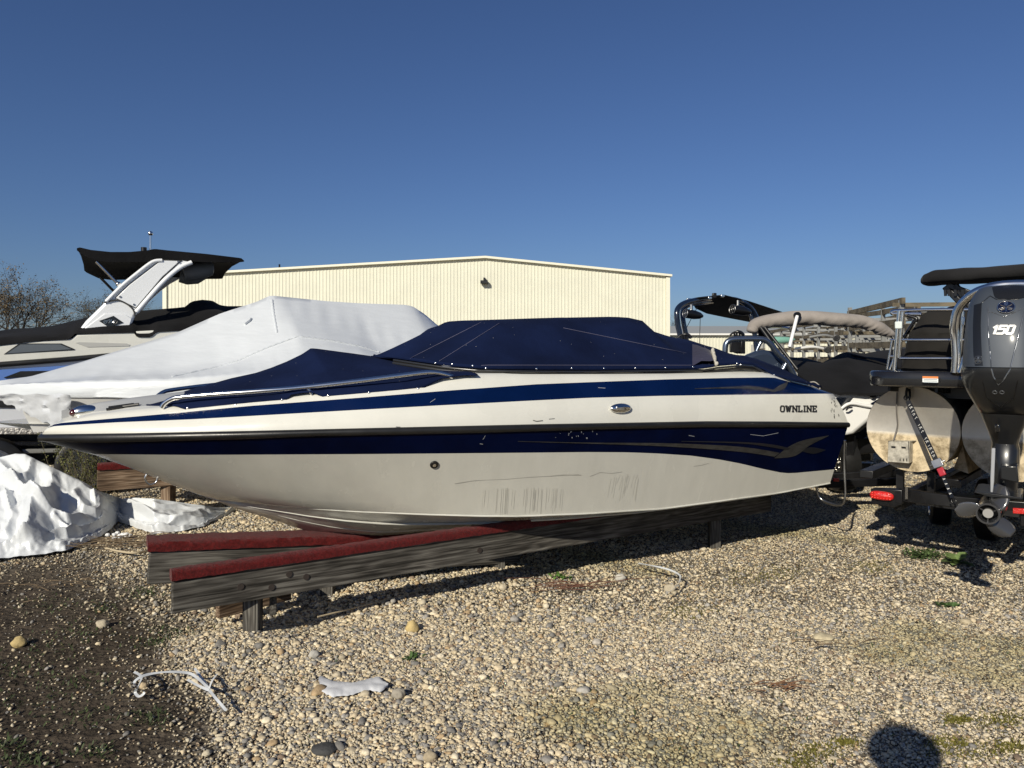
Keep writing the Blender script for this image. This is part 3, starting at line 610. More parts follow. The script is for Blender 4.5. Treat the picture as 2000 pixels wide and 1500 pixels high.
carpet((near(-.005), near(4.9)), .05, .045, rack, n1)
A2 = P(290, 1058, 4.6); E2 = P(640, 1046, 5.13); dd = (E2-A2); B2 = A2+dd*2.35
BH2 = .255
b2_ = beam('bunk_beam', A2-Vector((0, 0, BH2/2)), B2-Vector((0, 0, BH2/2)), .09, BH2, WOODG, rack)
n2v = Vector((dd.y, -dd.x, 0)).normalized(); carpet((A2-dd*.005-n2v*.06, B2-n2v*.06), .22, .05, rack, n2v)
for px, py, hgt in ((500, 1258, None), (1430, 1074, None)):
    g = G(px, py); t = (g-A1).dot(d1); top = near(t).z-.03; gq = near(t)-n1*.07
    beam('post', (gq.x, gq.y, -.1), (gq.x, gq.y, top), .09, .09, WOODG, rack)
cpost = A1+d1*.35-n1*.35; beam('brace', Vector((cpost.x-.05, cpost.y, .12)), Vector((cpost.x+.28, cpost.y+.35, .12)), .05, .12, WOODB, rack)
g1_ = A1+d1*.52; g2_ = A2+dd.normalized()*.75
beam('cross_beam', Vector((g1_.x, g1_.y+.05, .19)), Vector((g2_.x, g2_.y, .19)), .04, .12, WOODG, rack)
for t, f in ((1.0, .8), (2.2, .8)):
    q = A2+dd*t; beam('post', (q.x, q.y, -.1), (q.x, q.y, q.z-.1), .09, .09, WOODG, rack)
for t in (.35, .52, .62, .72, 1.9): 
    q = near(t)+n1*.025+Vector((0, 0, -(.13 if t != .62 else .10)-(.03 if t == .52 else 0))); M().disc(q, .018, n1, .008, 12).build('bolt', mat('rust', (.03, .022, .018), .7), rack, smooth=30)
# ------------------------------------------------------------------ generic hull for the boats behind
def plain_hull(fr, L_, half, zk_, zc_, zg, name, mats, parent, bow=2.6, split=None, stern_rake=.0):
    m = M()
    for sg in (1, -1):
        rows = []
        for i in range(41):
            s = L_*i/40; t = min(1, s/bow); b_ = half*max(0, 1-(1-t)**2.3)**.8; t2 = min(1, max(0, (s-.3*bow)/bow)); c_ = half*.86*max(0, 1-(1-t2)**2.1)
            zs = zk_+(zg-zk_)*max(0, 1-s/(bow*.75))**1.6; zc2 = max(zs, zc_+(zg-zc_)*max(0, 1-s/(bow*.95))**1.7*.8)
            pts = [(0, zs), (c_*.5, zs+(zc2-zs)*.5), (c_, zc2)]+[(c_+(b_-c_)*k, zc2+(zg-zc2)*k) for k in (.25, .5, .75, 1)]
            rows.append([fr.w(s-stern_rake*(zg-z)*sst(L_-1, L_, s), sg*b__, z) for b__, z in pts])
        m.grid(rows, mis=split or [0]*6); last = rows[-1]
        if sg == 1: l1 = last; r1 = rows
    for i in range(6): m.add([l1[i], l1[i+1], last[i+1], last[i]], [(0, 1, 2, 3)], (split or [0]*6)[i])
    for i in range(40): m.add([r1[i][6], r1[i+1][6], rows[i+1][6], rows[i][6]], [(0, 1, 2, 3)], 0)
    return m.build(name, mats, parent, smooth=40)
def plane_poly(fn, pts, b_, vec, name, material, parent, bev=.01, smooth=30):
    return M().prism([fn(x, y, b_) for x, y in pts], vec).build(name, material, parent, smooth=smooth, bev=bev)
# ---------------------------------------------- shrink-wrapped boat
SF = Fr(-4.77, 6.8, 28); SL = 6.4
ridg = lin([(-90, 772), (-20, 746), (60, 735), (160, 707), (347, 649), (430, 613), (500, 590), (528, 577), (560, 580), (640, 588), (700, 592), (790, 595), (806, 598), (830, 614), (853, 634), (900, 664), (980, 705), (1100, 745)])
crs = lin([(-90, 775), (-20, 757), (187, 735), (336, 729), (430, 716), (467, 704), (520, 680), (582, 657), (640, 664), (700, 676), (740, 688), (800, 690), (853, 693), (980, 720), (1100, 750)])
gun3 = lin([(-90, 778), (0, 752), (187, 744), (336, 740), (485, 729), (600, 720), (740, 712), (900, 720), (1100, 752)])
hem3 = lin([(-90, 800), (0, 783), (86, 777), (209, 777), (299, 781), (485, 790), (700, 795), (1100, 800)])
def b3(s): t = min(1, max(0, s/2.9)); return 1.22*max(0.0001, 1-(1-t)**2.3)**.75
sbt = root('shrink_wrapped_boat', SF.w(3, 0, 0), 'boat sealed in white shrink wrap behind the navy and white bowrider', 'boat')
m = M(); sh_s = [0, .03, .08]+list(np.linspace(.15, SL, 150))
for sg in (1, -1):
    rows = []
    for s in sh_s:
        b_ = b3(s); zr_ = SF.zfit(s, 0, ridg); zcr = SF.zfit(s, b_*.66, crs); zg = SF.zfit(s, b_, gun3); zh = SF.zfit(s, b_, hem3)
        zh = max(zh, zg-.35); zcr = min(max(zcr, zg), zr_+.02)
        r = []
        prof = [(b_*.99, zh-.0), (b_*1.01, zh+.01), (b_*1.0, zh+(zg-zh)*.5), (b_*1.0, zg-.02), (b_*.98, zg)]
        for k in (.2, .4, .6, .8, 1): prof.append((b_*(.98-.32*k), zg+(zcr-zg)*k))
        for k in (.15, .3, .45, .6, .75, .9, 1): prof.append((b_*.66*(1-k), zcr+(zr_-zcr)*k))
        for j, (bb_, z) in enumerate(prof):
            wv = .0
            if 3 <= j <= 7: wv = .004*math.sin(s*46+4*math.sin(s*3))*(1-abs(j-5)/3)
            if 9 <= j <= 15: wv += .006*max(0, math.sin(s*2.1+j*.6))**3*math.sin(s*30+j*5)
            q = SF.w(s, sg*bb_, z); wv += .006*noise.noise(q*1.1)
            r.append(SF.w(s, sg*bb_, z+wv))
        rows.append(r)
    m.grid(rows)
SWD = (list(m.v), list(m.f))
def dens_(pts, n=14): return [(a[0]+(b_[0]-a[0])*i/n, a[1]+(b_[1]-a[1])*i/n) for a, b_ in zip(pts, pts[1:]) for i in range(n)]+[pts[-1]]
wr = m.build('shrink_wrap', SHRINK, sbt, smooth=60)
plain_hull(SF, SL-.05, 1.17, .62, .9, 1.02, 'hull', [WHITE], sbt, bow=3.0)
m = M()
for sg in (1, -1):
    m.grid([[SF.w(s, sg*b3(s)*.985, SF.zfit(s, b3(s), hem3)+.03), SF.w(s+.03, sg*b3(s)*.93, SF.zfit(s, b3(s), hem3)-.13), SF.w(s+.1, sg*b3(s)*.86, SF.zfit(s, b3(s), hem3)-.30)] for s in np.linspace(.25, 6, 60)])
m.build('topside', mat('greyed_white_gelcoat', (.5, .5, .49), .3, coat=.3, var=.1, vscale=3), sbt, smooth=60)
# torn ragged film under the bow
m = M(); rows = []
for i in range(34):
    x = -12+i*4.6; top = 770+1.5*math.sin(i*.6); bot = float(np.interp(x, [-12, 20, 50, 80, 110, 128, 142], [780, 790, 806, 822, 832, 826, 800]))+2.5*math.sin(i*1.3)
    r = []
    for j in range(9):
        y = top+(bot-top)*j/8; b_ = .30+.5*min(1, max(0, (x+12)/150)); p = SF.at(x, y, b_-.08*j/8)
        p += Vector((0, -1, 0))*(.02*noise.noise(Vector((x*.03, y*.2, 1)))+.035*abs(noise.noise(Vector((x*.02+y*.04, y*.1, 5))))); r.append(p)
    rows.append(r)
m.grid(rows); tf = m.build('torn_film', mat('torn_white_film', (.50, .52, .55), .3, coat=.3, bump=.5, bscale=11, bdist=.02), sbt, smooth=60)
p = SF.at(484, 631, .35)
m = M()
for i in range(5): m.bar(SF.at(478+i*3, 633-i, .62), SF.at(486+i*2, 626+i*.5, .62), .03, .03)
m = M()
SWT = BVHTree.FromPolygons(*SWD)
for dx, dy, l_ in ((0, 0, 10), (2, 3, 9), (4, 6, 8)):
    a, _ = hit(478+dx, 634-dy*.6, SWT, .01); b_, _ = hit(478+dx+l_, 627-dy*.6, SWT, .012)
    if a is not None and b_ is not None: m.tube([a, b_], .018, 6)
for pts in (dens_([(336, 736), (430, 716), (467, 704), (520, 680), (582, 657), (640, 664), (700, 676), (740, 688)]), dens_([(531, 586), (535, 615), (541, 650)])):
    q = [hit(x, y, SWT, .0)[0] for x, y in pts]; q = [p+Vector((0, 0, .004*math.sin(i*2.2))) for i, p in enumerate(q) if p is not None]; M().tube(q, .011, 6).build('heat_seam', SHRINK, sbt, smooth=60)
m.build('vent_patch', SHRINK, sbt, smooth=0)
rack2 = root('boat_bunk_rack', G(285, 965), 'brown timber bunk with red carpet behind the bow of the foreground boat', 'boat rack', 'timber boat racks')
a = P(190, 912, 7.0); a.z = .60; bdir = Vector((SF.c, SF.n, 0)); e_ = a+bdir*4.2
beam('bunk_beam', a-Vector((0, 0, .125)), e_-Vector((0, 0, .125)), .06, .25, WOODB, rack2); carpet((a, e_), .07, .05, rack2, Vector((SF.n, -SF.c, 0)))
a2 = a+Vector((-.35, .8, 0)); e2_ = a2+bdir*4.2
beam('bunk_beam', a2-Vector((0, 0, .125)), e2_-Vector((0, 0, .125)), .06, .25, WOODB, rack2); carpet((a2, e2_), .07, .05, rack2, Vector((SF.n, -SF.c, 0)))
for q, t in ((a, .55), (a, 3.2), (a2, .55), (a2, 3.2)):
    k = q+bdir*t; beam('post', (k.x+.03, k.y+.06, -.1), (k.x+.03, k.y+.06, .5), .10, .10, WOODB, rack2)
# ---------------------------------------------- cruiser with white tower, far left
MF = Fr(-9.3, 7.7, 28); cru = root('cabin_cruiser', MF.w(4, 0, 0), 'big white cruiser with arched white tower and black canopy at the left', 'boat')
fm = lambda x, y, b_: MF.at(x, y, b_)
NB = 1.25; inw = MF.w(0, -1, 0)-MF.w(0, 0, 0)
SKYB = mat('blue_reflection_gelcoat', (.10, .20, .52), .08, coat=1)  # blue gelcoat with its bright reflection painted into the colour
def fband(name, up, lo, material, b_=NB, th=None, bev=.012):
    return plane_poly(fm, up+lo[::-1], b_, inw*(th or 2.5), name, material, cru, bev=bev)
fband('cabin_side', [(-120, 690), (0, 674), (50, 668), (140, 661), (150, 653), (265, 647), (470, 636), (700, 630)], [(-120, 722), (0, 710), (230, 692), (350, 684), (700, 668)], DECKW, bev=.02)
CWH = mat('cool_white_gelcoat', (.62, .64, .68), .2, coat=.4)
fband('hull', [(-120, 724), (0, 712), (230, 694), (700, 670)], [(-120, 850), (0, 838), (200, 836), (700, 820)], CWH, NB-.03)
fband('blue_band', [(-120, 732), (0, 722), (160, 712), (230, 704), (700, 676)], [(-120, 770), (0, 764), (100, 755), (700, 730)], SKYB, NB-.012, .3, bev=0)
M().tube([fm(x, y, NB) for x, y in ((-120, 725), (0, 712), (120, 703), (240, 692), (400, 683))], .03, 8).build('rub_rail', BLACKR, cru, smooth=60)
fband('hull_vent', [(8, 737), (40, 725), (110, 724)], [(8, 738), (60, 737), (90, 733)], BLACKR, NB+.004, .02, bev=0)
fband('boot_stripe', [(-120, 770), (0, 779), (40, 792)], [(-120, 795), (0, 796), (60, 797)], BLACKR, NB-.01, .02, bev=0)
GLS = mat('tinted_glass', (.10, .115, .135), .05, coat=1, spec=.8)
zz = lambda pts: [(x/3.75, 430+y/3.75) for x, y in pts]
wn = plane_poly(fm, zz([(28, 982), (140, 903), (450, 903), (548, 945), (545, 952), (300, 966)]), NB+.006, inw*.03, 'window_frame', BLACKR, cru, bev=0)
plane_poly(fm, zz([(48, 977), (150, 910), (440, 909), (525, 945), (300, 960)]), NB+.010, inw*.03, 'window', GLS, cru, bev=0)
plane_poly(fm, zz([(552, 898), (580, 893), (930, 903), (952, 912), (945, 922), (640, 930)]), NB+.006, inw*.03, 'recess', mat('recess_grey', (.42, .42, .40), .6), cru, bev=0)
# black cockpit cover
cri = lin([(-120, 672), (0, 645), (30, 641), (60, 640), (100, 636), (150, 624), (200, 612), (260, 607), (345, 600), (362, 598), (375, 587), (395, 584), (415, 586), (430, 595), (445, 597), (490, 597), (600, 600)])
chm = lin([(-120, 694), (0, 674), (80, 665), (135, 663), (146, 652), (262, 650), (268, 659), (295, 659), (306, 649), (400, 643), (600, 636)])
m = M(); rows = []
for x in np.linspace(-120, 600, 120):
    p0 = MF.at(x, chm(x), NB+.012); s, _ = MF.sb(p0); r = []
    for b_, k in ((NB+.012, 0), (NB, .12), (NB-.12, .35), (.8, .6), (.4, .85), (.15, .98)):
        zt = MF.zfit(s, .15, cri); r.append(MF.w(s, b_, p0.z+(zt-p0.z)*k+.012*math.sin(s*5+k*9)*math.sin(k*3.1)))
    for b_, k in ((-.15, .98), (-.5, .8), (-1.0, .45), (-NB, 0)): r.append(MF.w(s, b_, p0.z+(zt-p0.z)*k))
    rows.append(r)
m.grid(rows).build('cockpit_cover', BLKF, cru, smooth=50)
# tower
z7 = lambda pts: [(120+x/5.263, 450+y/5.263) for x, y in pts]
TW = mat('tower_white', (.74, .76, .78), .28, coat=.4)
sm = lambda pts, n=5: [(p.x, p.y) for p in cr([Vector((*q, 0)) for q in pts], n)]
tw_out = z7([(155, 1055), (250, 930), (430, 755)]+[(438, 735), (600, 565), (760, 435), (920, 315), (1040, 300), (1240, 305), (1370, 325), (1230, 400), (1110, 490), (1000, 590), (900, 700), (830, 790), (760, 880), (725, 960), (700, 1035)])
for bb_, nm in ((NB-.1, 'tower_leg'), (-NB+.25, 'tower_leg')):
    tl = plane_poly(fm if bb_ > 0 else (lambda x, y, b_: MF.at(x, y, NB-.1)+inw*(NB-.1-b_)), tw_out, bb_, inw*.14, nm, TW, cru, bev=.035, smooth=50)
    tl.modifiers['bevel'].segments = 3
    if bb_ > 0: T0 = tl
NP = NB-.1
dk2 = mat('shadow_gap', (.03, .03, .03), .6)
plane_poly(fm, z7([(548, 695), (690, 555), (870, 415), (1015, 306), (1240, 309), (1045, 490), (770, 808)]), NP+.004, inw*.02, 'panel_gap', dk2, cru, bev=0)
plane_poly(fm, z7([(560, 694), (700, 560), (880, 422), (1025, 310), (1218, 314), (1035, 478), (765, 795)]), NP+.014, inw*.03, 'tower_panel', TW, cru, bev=.006)
plane_poly(fm, z7([(200, 1033), (445, 852), (650, 858), (728, 903), (692, 1016)]), NP+.012, inw*.02, 'pedestal_panel', TW, cru, bev=.012)
M().tube([fm(x, y, NP+.012) for x, y in sm(z7([(436, 742), (520, 722), (590, 718), (670, 755), (735, 812), (760, 885)]), 5)], .009, 6).build('groove_shade_line', dk2, cru, smooth=60)  # dark tube paints in the shade of the pedestal's groove
M().tube([fm(x, y, NP+.010) for x, y in sm(z7([(460, 730), (620, 572), (780, 440), (935, 325), (1035, 308)]), 5)], .022, 8).build('edge_moulding', TW, cru, smooth=60)
M().tube([fm(x, y, NP+.010) for x, y in sm(z7([(770, 840), (860, 735), (1010, 565), (1130, 450), (1240, 370), (1340, 328)]), 5)], .028, 8).build('edge_moulding', TW, cru, smooth=60)
dm_ = plane_poly(fm, z7([(385, 930), (535, 878), (638, 948), (490, 1000)]), NP+.020, inw*.02, 'emblem', mat('emblem_black', (.006, .006, .006), .25, coat=1), cru, bev=.002)
m = M(); sq = [(430, 940), (450, 925), (470, 935), (455, 955), (435, 948), (470, 930), (500, 915), (485, 955), (520, 915), (510, 955), (540, 925), (560, 930), (575, 945), (555, 960), (530, 950), (545, 932)]
m.tube([fm(x, y, NP+.024) for x, y in sm(z7(sq), 4)], .0045, 6); m.build('emblem_script', CHROME, dm_, smooth=60)
for x, y in ((603, 682), (745, 762), (1200, 322)): a = z7([(x, y)])[0]; M().disc(fm(*a, NP+.018), .012, -inw, .01, 12).build('screw', DCHROME, cru)
# canopy
ct = lin([(149, 485), (156, 483), (177, 488), (215, 492), (253, 492), (287, 489), (302, 486), (329, 489), (405, 496), (471, 504), (478, 510)])
cb = lin([(149, 488), (156, 494), (185, 508), (215, 512), (300, 511), (330, 507), (400, 512), (471, 512), (478, 511)])
m = M(); rows = []
for x in np.linspace(150, 477, 60):
    a = MF.at(x, ct(x), 1.15); q = MF.at(x, cb(x), 1.15); s, _ = MF.sb(a); r = []
    th = a.z-q.z
    for b_ in (1.15, .9, .5, 0, -.5, -.9, -1.05): r.append(MF.w(s, b_, a.z+.06*(1-(b_/1.15)**2)))
    r.append(MF.w(s, -1.06, a.z-th-.02))
    for b_ in (-.8, 0, .8, 1.13): r.append(MF.w(s, b_, a.z-th*(1 if abs(b_) > 1 else .45)+.05*(1-(b_/1.15)**2)))
    rows.append(r)
m.grid(rows, close=True); m.cap(rows[0]); m.cap(rows[-1]); m.build('canopy', BLKF, cru, smooth=50)
M().tube([fm(188, 511, 1.1), fm(231, 555, 1.1)], .018, 8).build('canopy_strut', CHROME, cru, smooth=60)
M().ell(fm(231, 555, 1.1), .03, .03, .03).build('strut_joint', CHROME, cru, smooth=60)
p = fm(188, 511, 1.1)+inw*2; q = fm(231, 555, 1.1)+inw*2
M().tube([p, q], .018, 8).build('canopy_strut', BLKM, cru, smooth=60)
an = M().tube([fm(294, 493, .6), fm(294, 459, .6)], .014, 8).build('antenna', CHROME, cru, smooth=60); M().ell(fm(294, 456, .6), .03, .03, .03).build('antenna_ball', CHROME, an, smooth=60)
M().disc(fm(281, 487, .6), .035, (0, 0, 1), .05, 14).build('anchor_light', BLKM, cru, smooth=30)
SPK = mat('grey_speaker_vinyl', (.09, .095, .10), .55)
sp_ = M().tube([fm(358, 532, .8), fm(372, 530, .8), fm(395, 527, .8), fm(412, 523, .8), fm(417, 523, .8)], [.11, .125, .115, .1, .06], 14); sp_.build('speaker_pod', SPK, cru, smooth=60)
sp_ = M().tube([fm(352, 538, .7), fm(366, 541, .7), fm(385, 541, .7), fm(400, 538, .7)], [.09, .10, .09, .05], 14); sp_.build('speaker_pod', SPK, cru, smooth=60)
# its trailer, seen under the shrink-wrapped boat
trl = root('boat_trailer', MF.w(4, 0, 0), 'black trailer with tread-plate fender under the cruiser at the left', 'trailer', 'boat trailers')
plane_poly(fm, [(-120, 842), (0, 836), (188, 834), (260, 834), (260, 848), (0, 849), (-120, 856)], NB+.05, inw*.3, 'fender', mat('tread_plate', (.45, .43, .40), .45, metal=.7, bump=1, bscale=30, bdist=.02), trl)
plane_poly(fm, [(-120, 870), (0, 864), (260, 860), (260, 868), (0, 872), (-120, 878)], NB, inw*.1, 'frame_rail', BLKM, trl)
plane_poly(fm, [(-120, 886), (0, 879), (260, 874), (260, 880), (0, 888), (-120, 895)], NB+.02, inw*.1, 'frame_rail', mat('grey_rail', (.2, .2, .19), .5), trl)
def wheel(c, r, w_, ax, parent, rim=True, rimmat=None):
    ax = Vector(ax).normalized(); c = Vector(c)
    t = M(); prof = [(-.5, .70), (-.5, .86), (-.42, .97), (-.2, 1), (.2, 1), (.42, .97), (.5, .86), (.5, .70)]
    a = ax.orthogonal().normalized(); b_ = ax.cross(a); n = 32
    t.grid([[c+ax*w_*px+(a*math.cos(2*math.pi*i/n)+b_*math.sin(2*math.pi*i/n))*r*pr for px, pr in prof] for i in range(n)]+[[c+ax*w_*px+a*r*pr for px, pr in prof]])
    wh = t.build('wheel', BLACKR, parent, smooth=40)
    if rim:
        m = M(); m.tube([c-ax*w_*.45, c+ax*w_*.45], r*.2, 14)
        for k in range(6):
            th = 2*math.pi*k/6
            for dth in (-.14, .14):
                d = a*math.cos(th+dth)+b_*math.sin(th+dth); d0 = a*math.cos(th)+b_*math.sin(th)
                m.bar(c-ax*w_*.42+d0*r*.12, c-ax*w_*.42+d*r*.68, .02, .02, ax)
        m.tube([c-ax*w_*.45+(a*math.cos(2*math.pi*i/28)+b_*math.sin(2*math.pi*i/28))*r*.68 for i in range(28)], .012, 6, closed=True)
        m.tube([c-ax*w_*.3, c+ax*w_*.4], r*.69, 28)
        m.build('rim', rimmat or CHROME, wh, smooth=40)
    return wh
for Yk in (0, .5): plane_poly(fm, [(-120, 850), (300, 842), (300, 900), (-120, 918)], NB-.35-Yk*2, inw*.2, 'shade_sheet', BLKM, trl)  # black sheets added to stand in for the deep shade under the cruiser
cw = fm(176, 905, NB+.0); cw.z = .36; wheel(cw, .36, .24, inw, trl); wheel(cw-(MF.w(1, 0, 0)-MF.w(0, 0, 0))*.95, .36, .24, inw, trl)
# ---------------------------------------------- wakeboard boat with dark tower, behind the cockpit cover
WF = Fr(-2.0, 9.6, 28)
wk = root('wakeboard_boat', WF.w(4, 0, 0), 'dark boat with black speaker tower rising behind the navy cockpit cover', 'boat')
BN = mat('dark_navy_metal', (.008, .014, .03), .22, coat=.6)
plain_hull(WF, 7.0, 1.2, .35, .65, 1.25, 'hull', [BN], wk)
wl = lambda x, y, Y: P(x, y, Y)
def arc_tube(name, pts, r, material, parent, n=6): return M().tube(cr([wl(*p) for p in pts], n), r, 10).build(name, material, parent, smooth=60)
arc_tube('tower_tube', [(1327, 690, 8.9), (1328, 656, 8.9), (1324, 635, 8.9), (1322, 612, 8.9), (1326, 600, 8.95), (1338, 592, 9.05), (1356, 587, 9.2), (1385, 583, 9.5), (1412, 583, 10.3), (1440, 586, 10.6), (1458, 596, 10.8), (1466, 612, 10.9), (1472, 640, 10.9), (1478, 690, 10.9)], .034, BN, wk)
arc_tube('tower_tube', [(1342, 690, 9.1), (1340, 656, 9.1), (1335, 630, 9.1), (1333, 612, 9.15), (1337, 602, 9.2), (1350, 594, 9.3), (1380, 590, 9.6), (1425, 584, 10.5), (1450, 590, 10.7), (1466, 600, 10.8), (1478, 620, 10.9), (1490, 655, 10.9)], .030, BN, wk)
top = [wl(1348, 586, 9.2), wl(1366, 583, 9.2), wl(1392, 581, 9.3), wl(1414, 578, 9.5), wl(1460, 589, 11.0), wl(1528, 611, 12.6), wl(1467, 630, 13.0), wl(1414, 620, 11.8), wl(1380, 613, 10.9), wl(1358, 603, 9.8)]
M().prism(top, (0, 0, .02)).build('canopy', BLKF, wk, smooth=30, bev=.008)
for (x, y, Y, r) in ((1339, 612, 8.75, .055), (1431, 604, 9.6, .066)):
    c = wl(x, y, Y); d = Vector((.93, .35, -.12)).normalized(); k = r/.055
    sp_ = M().tube([c, c+d*.12*k, c+d*.2*k, c+d*.24*k], [r, r*.98, r*.7, r*.3], 18).build('tower_speaker', BLKM, wk, smooth=50)
    f_ = Vector((-.6, -.8, 0)).normalized(); m = M()
    ring = lambda rr: [c-d*.006+(d.orthogonal().normalized()*math.cos(2*math.pi*i/20)+d.cross(d.orthogonal().normalized())*math.sin(2*math.pi*i/20))*rr for i in range(20)]
    m.tube(ring(r*.92), .004, 5, closed=True); m.tube(ring(r*.3), .004, 5, closed=True)
    for i in range(0, 20, 3): m.tube([ring(r*.4)[i], ring(r*.75)[i]], .004, 4)
    m.build('speaker_grille', DCHROME, sp_, smooth=60)
    M().tube([c+d*.08, c+d*.08+Vector((0, 0, r+.06))], .018, 8).build('speaker_bracket', DCHROME, sp_)
for x, y in ((1345, 585), (1386, 582), (1411, 578)): M().box(wl(x, y, 9.25), .05, .04, .03).build('clamp', CHROME, wk, bev=.006)
M().box(wl(1395, 577, 9.3), .05, .05, .06).build('tower_light', BLKM, wk, bev=.008)
M().tube([wl(1362, 600, 9), wl(1341, 640, 9)], .004, 5).build('guy_line', BLKM, wk); M().tube([wl(1368, 612, 9), wl(1366, 675, 9)], .004, 5).build('guy_line', BLKM, wk)
for x0 in (1337, 1440):
    Y = 8.8 if x0 < 1400 else 9.4; y0 = 0 if x0 < 1400 else -5
    m = M(); m.tube(cr([wl(x0-14, 660+y0, Y), wl(x0-8, 655+y0, Y), wl(x0, 653+y0, Y), wl(x0+8, 655+y0, Y), wl(x0+13, 661+y0, Y)], 4), [.012]*8+[.022]*8+[.01], 7)
    for dx in (-6, -1, 5): m.tube([wl(x0+dx, 654+y0, Y), wl(x0+dx*.7, 668+y0, Y)], .014, 6)
    m.box(wl(x0, 672+y0, Y), .12, .06, .06); m.build('board_rack', BLKM, wk, smooth=50)
# ---------------------------------------------- fishing pontoon with rear rail, grey boot and blue outboard
of = root('outboard_boat', WF.w(6.5, 1, 0), 'boat with arched grey rail, navy outboard motor and rolled grey bimini behind the stern', 'boat')
plain_hull(Fr(1.2, 7.9, 30), 3.6, .9, .4, .65, 1.15, 'hull', [BN], of)
RAIL = mat('blue_grey_rail', (.20, .24, .30), .25, metal=.9)
arc_tube('stern_rail', [(1415, 712, 7.9), (1416, 690, 7.9), (1418, 672, 7.9), (1427, 664, 7.9), (1445, 662, 7.9), (1475, 662, 7.9), (1494, 664, 7.9), (1506, 674, 7.9), (1518, 690, 7.9), (1536, 707, 7.9), (1552, 735, 7.9)], .030, RAIL, of)
M().tube([wl(1537, 707, 7.9), wl(1522, 735, 7.9)], .026, 8).build('rail_brace', RAIL, of, smooth=60)
arc_tube('stern_rail', [(1463, 735, 8.4), (1476, 690, 8.4), (1488, 666, 8.4), (1496, 668, 8.4)], .022, RAIL, of)
m = M(); cc = wl(1500, 722, 8.1); rows = []
co = [(1436, 712), (1445, 703), (1458, 693), (1475, 686), (1492, 683), (1508, 686), (1523, 694), (1538, 709), (1550, 726), (1556, 745), (1440, 745)]
lo_ = M(); lo_.prism([wl(x, y, 8.0) for x, y in co], Vector((.12, .42, 0))); cow = lo_.build('outboard_cowl', mat('outboard_navy', (.022, .032, .055), .25, coat=.6), of, smooth=40, bev=.05, seg=3)
def emblem(fmap, r, parent, material, th=.0035):
    m = M(); pt = lambda a, rr: fmap(math.cos(a)*rr, math.sin(a)*rr)
    m.tube([pt(2*math.pi*i/28, r) for i in range(28)], th, 6, closed=True)
    for k in range(3):
        a = math.pi/2+k*2*math.pi/3; m.tube([pt(a, r*.12), pt(a, r*.85)], th, 5); 
        for s in (-1, 1): m.tube([fmap(math.cos(a)*r*.3+s*math.cos(a+math.pi/2)*r*.16, math.sin(a)*r*.3+s*math.sin(a+math.pi/2)*r*.16), fmap(math.cos(a)*r*.8+s*math.cos(a+math.pi/2)*r*.16, math.sin(a)*r*.8+s*math.sin(a+math.pi/2)*r*.16)], th, 5)
        m.tube([pt(a+math.pi, r*.1), pt(a+math.pi, r*.75)], th, 5)
    return m.build('emblem', material, parent, smooth=60)
LTR = mat('white_lettering', (.6, .6, .58), .3)
emblem(lambda x, y: wl(1476+x, 708-y, 7.945), 5, cow, LTR, .003)
text_strokes('YA', lambda x, y: (wl(1484+x*.95+y*.05, 716-y+x*-.35*-1, 7.945), Vector((0, -1, 0))), 1.5, sc=.95, shear=.2).build('lettering', LTR, cow, smooth=0)
# rolled grey bimini boot
path = cr([wl(*p) for p in [(1467, 650, 8.6), (1470, 643, 8.6), (1480, 632, 8.6), (1520, 625, 8.6), (1568, 621, 8.6), (1632, 624, 8.6), (1680, 628, 8.6), (1706, 636, 8.6), (1725, 645, 8.6), (1744, 654, 8.6)]], 12)
rad = np.interp(np.linspace(0, 1, len(path)), [0, .06, .2, .4, .7, .85, .95, 1], [.040, .062, .070, .088, .072, .072, .05, .03]); m = M(); rows = []
for i, p in enumerate(path):
    t = (path[min(i+1, len(path)-1)]-path[max(i-1, 0)]).normalized(); u = t.cross(Vector((0, 1, 0))).normalized(); 
    if u.z < 0: u = -u
    n = 26; r = []
    for k in range(n):
        a = 2*math.pi*k/n; d = u*math.cos(a)+Vector((0, 1, 0))*math.sin(a)*1.3
        low = max(0, -math.cos(a)+.4); rr = rad[i]*(1+.16*low*noise.noise(Vector((i*.33-k*.22, k*.12, 3)))+.05*noise.noise(Vector((i*.1, k*.2, 9)))); r.append(p+d*rr)
    rows.append(r)
m.grid(rows, close=True); m.cap(rows[0]); m.cap(rows[-1]); boot = m.build('bimini_boot', GREYF, of, smooth=60)
M().tube([wl(1557, 617, 8.45), wl(1542, 678, 8.35)], .020, 8).build('bimini_strut', mat('white_strut', (.75, .75, .75), .3), of, smooth=60); M().disc(wl(1557, 616, 8.46), .04, (0, 1, 0), .03, 16).build('strut_ring', BLKM, of)
for o_ in (0, 8): M().tube([wl(1486+o_, 640, 8.5), wl(1545+o_*1.6, 722, 8.2)], .020, 8).build('bimini_pole', BLKM, of, smooth=60)
M().tube([wl(1741, 652, 8.6), wl(1750, 672, 8.55), wl(1748, 720, 8.5)], .02, 8).build('bimini_pole', BLKM, of, smooth=60)
M().prism([wl(x, y, 8.75) for x, y in ((1481, 640), (1500, 640), (1512, 668), (1484, 664))], (0, .05, 0)).build('folded_canvas', BLKF, of, bev=.02)
m = M(); m.box(wl(1436, 676, 8.3), .12, .06, .14); m.box(wl(1449, 677, 8.3), .05, .1, .16); m.tube([wl(1428, 684, 8.3), wl(1440, 688, 8.3), wl(1454, 684, 8.3)], .02, 7); m.build('motor_bracket', BLKM, of, bev=.01)
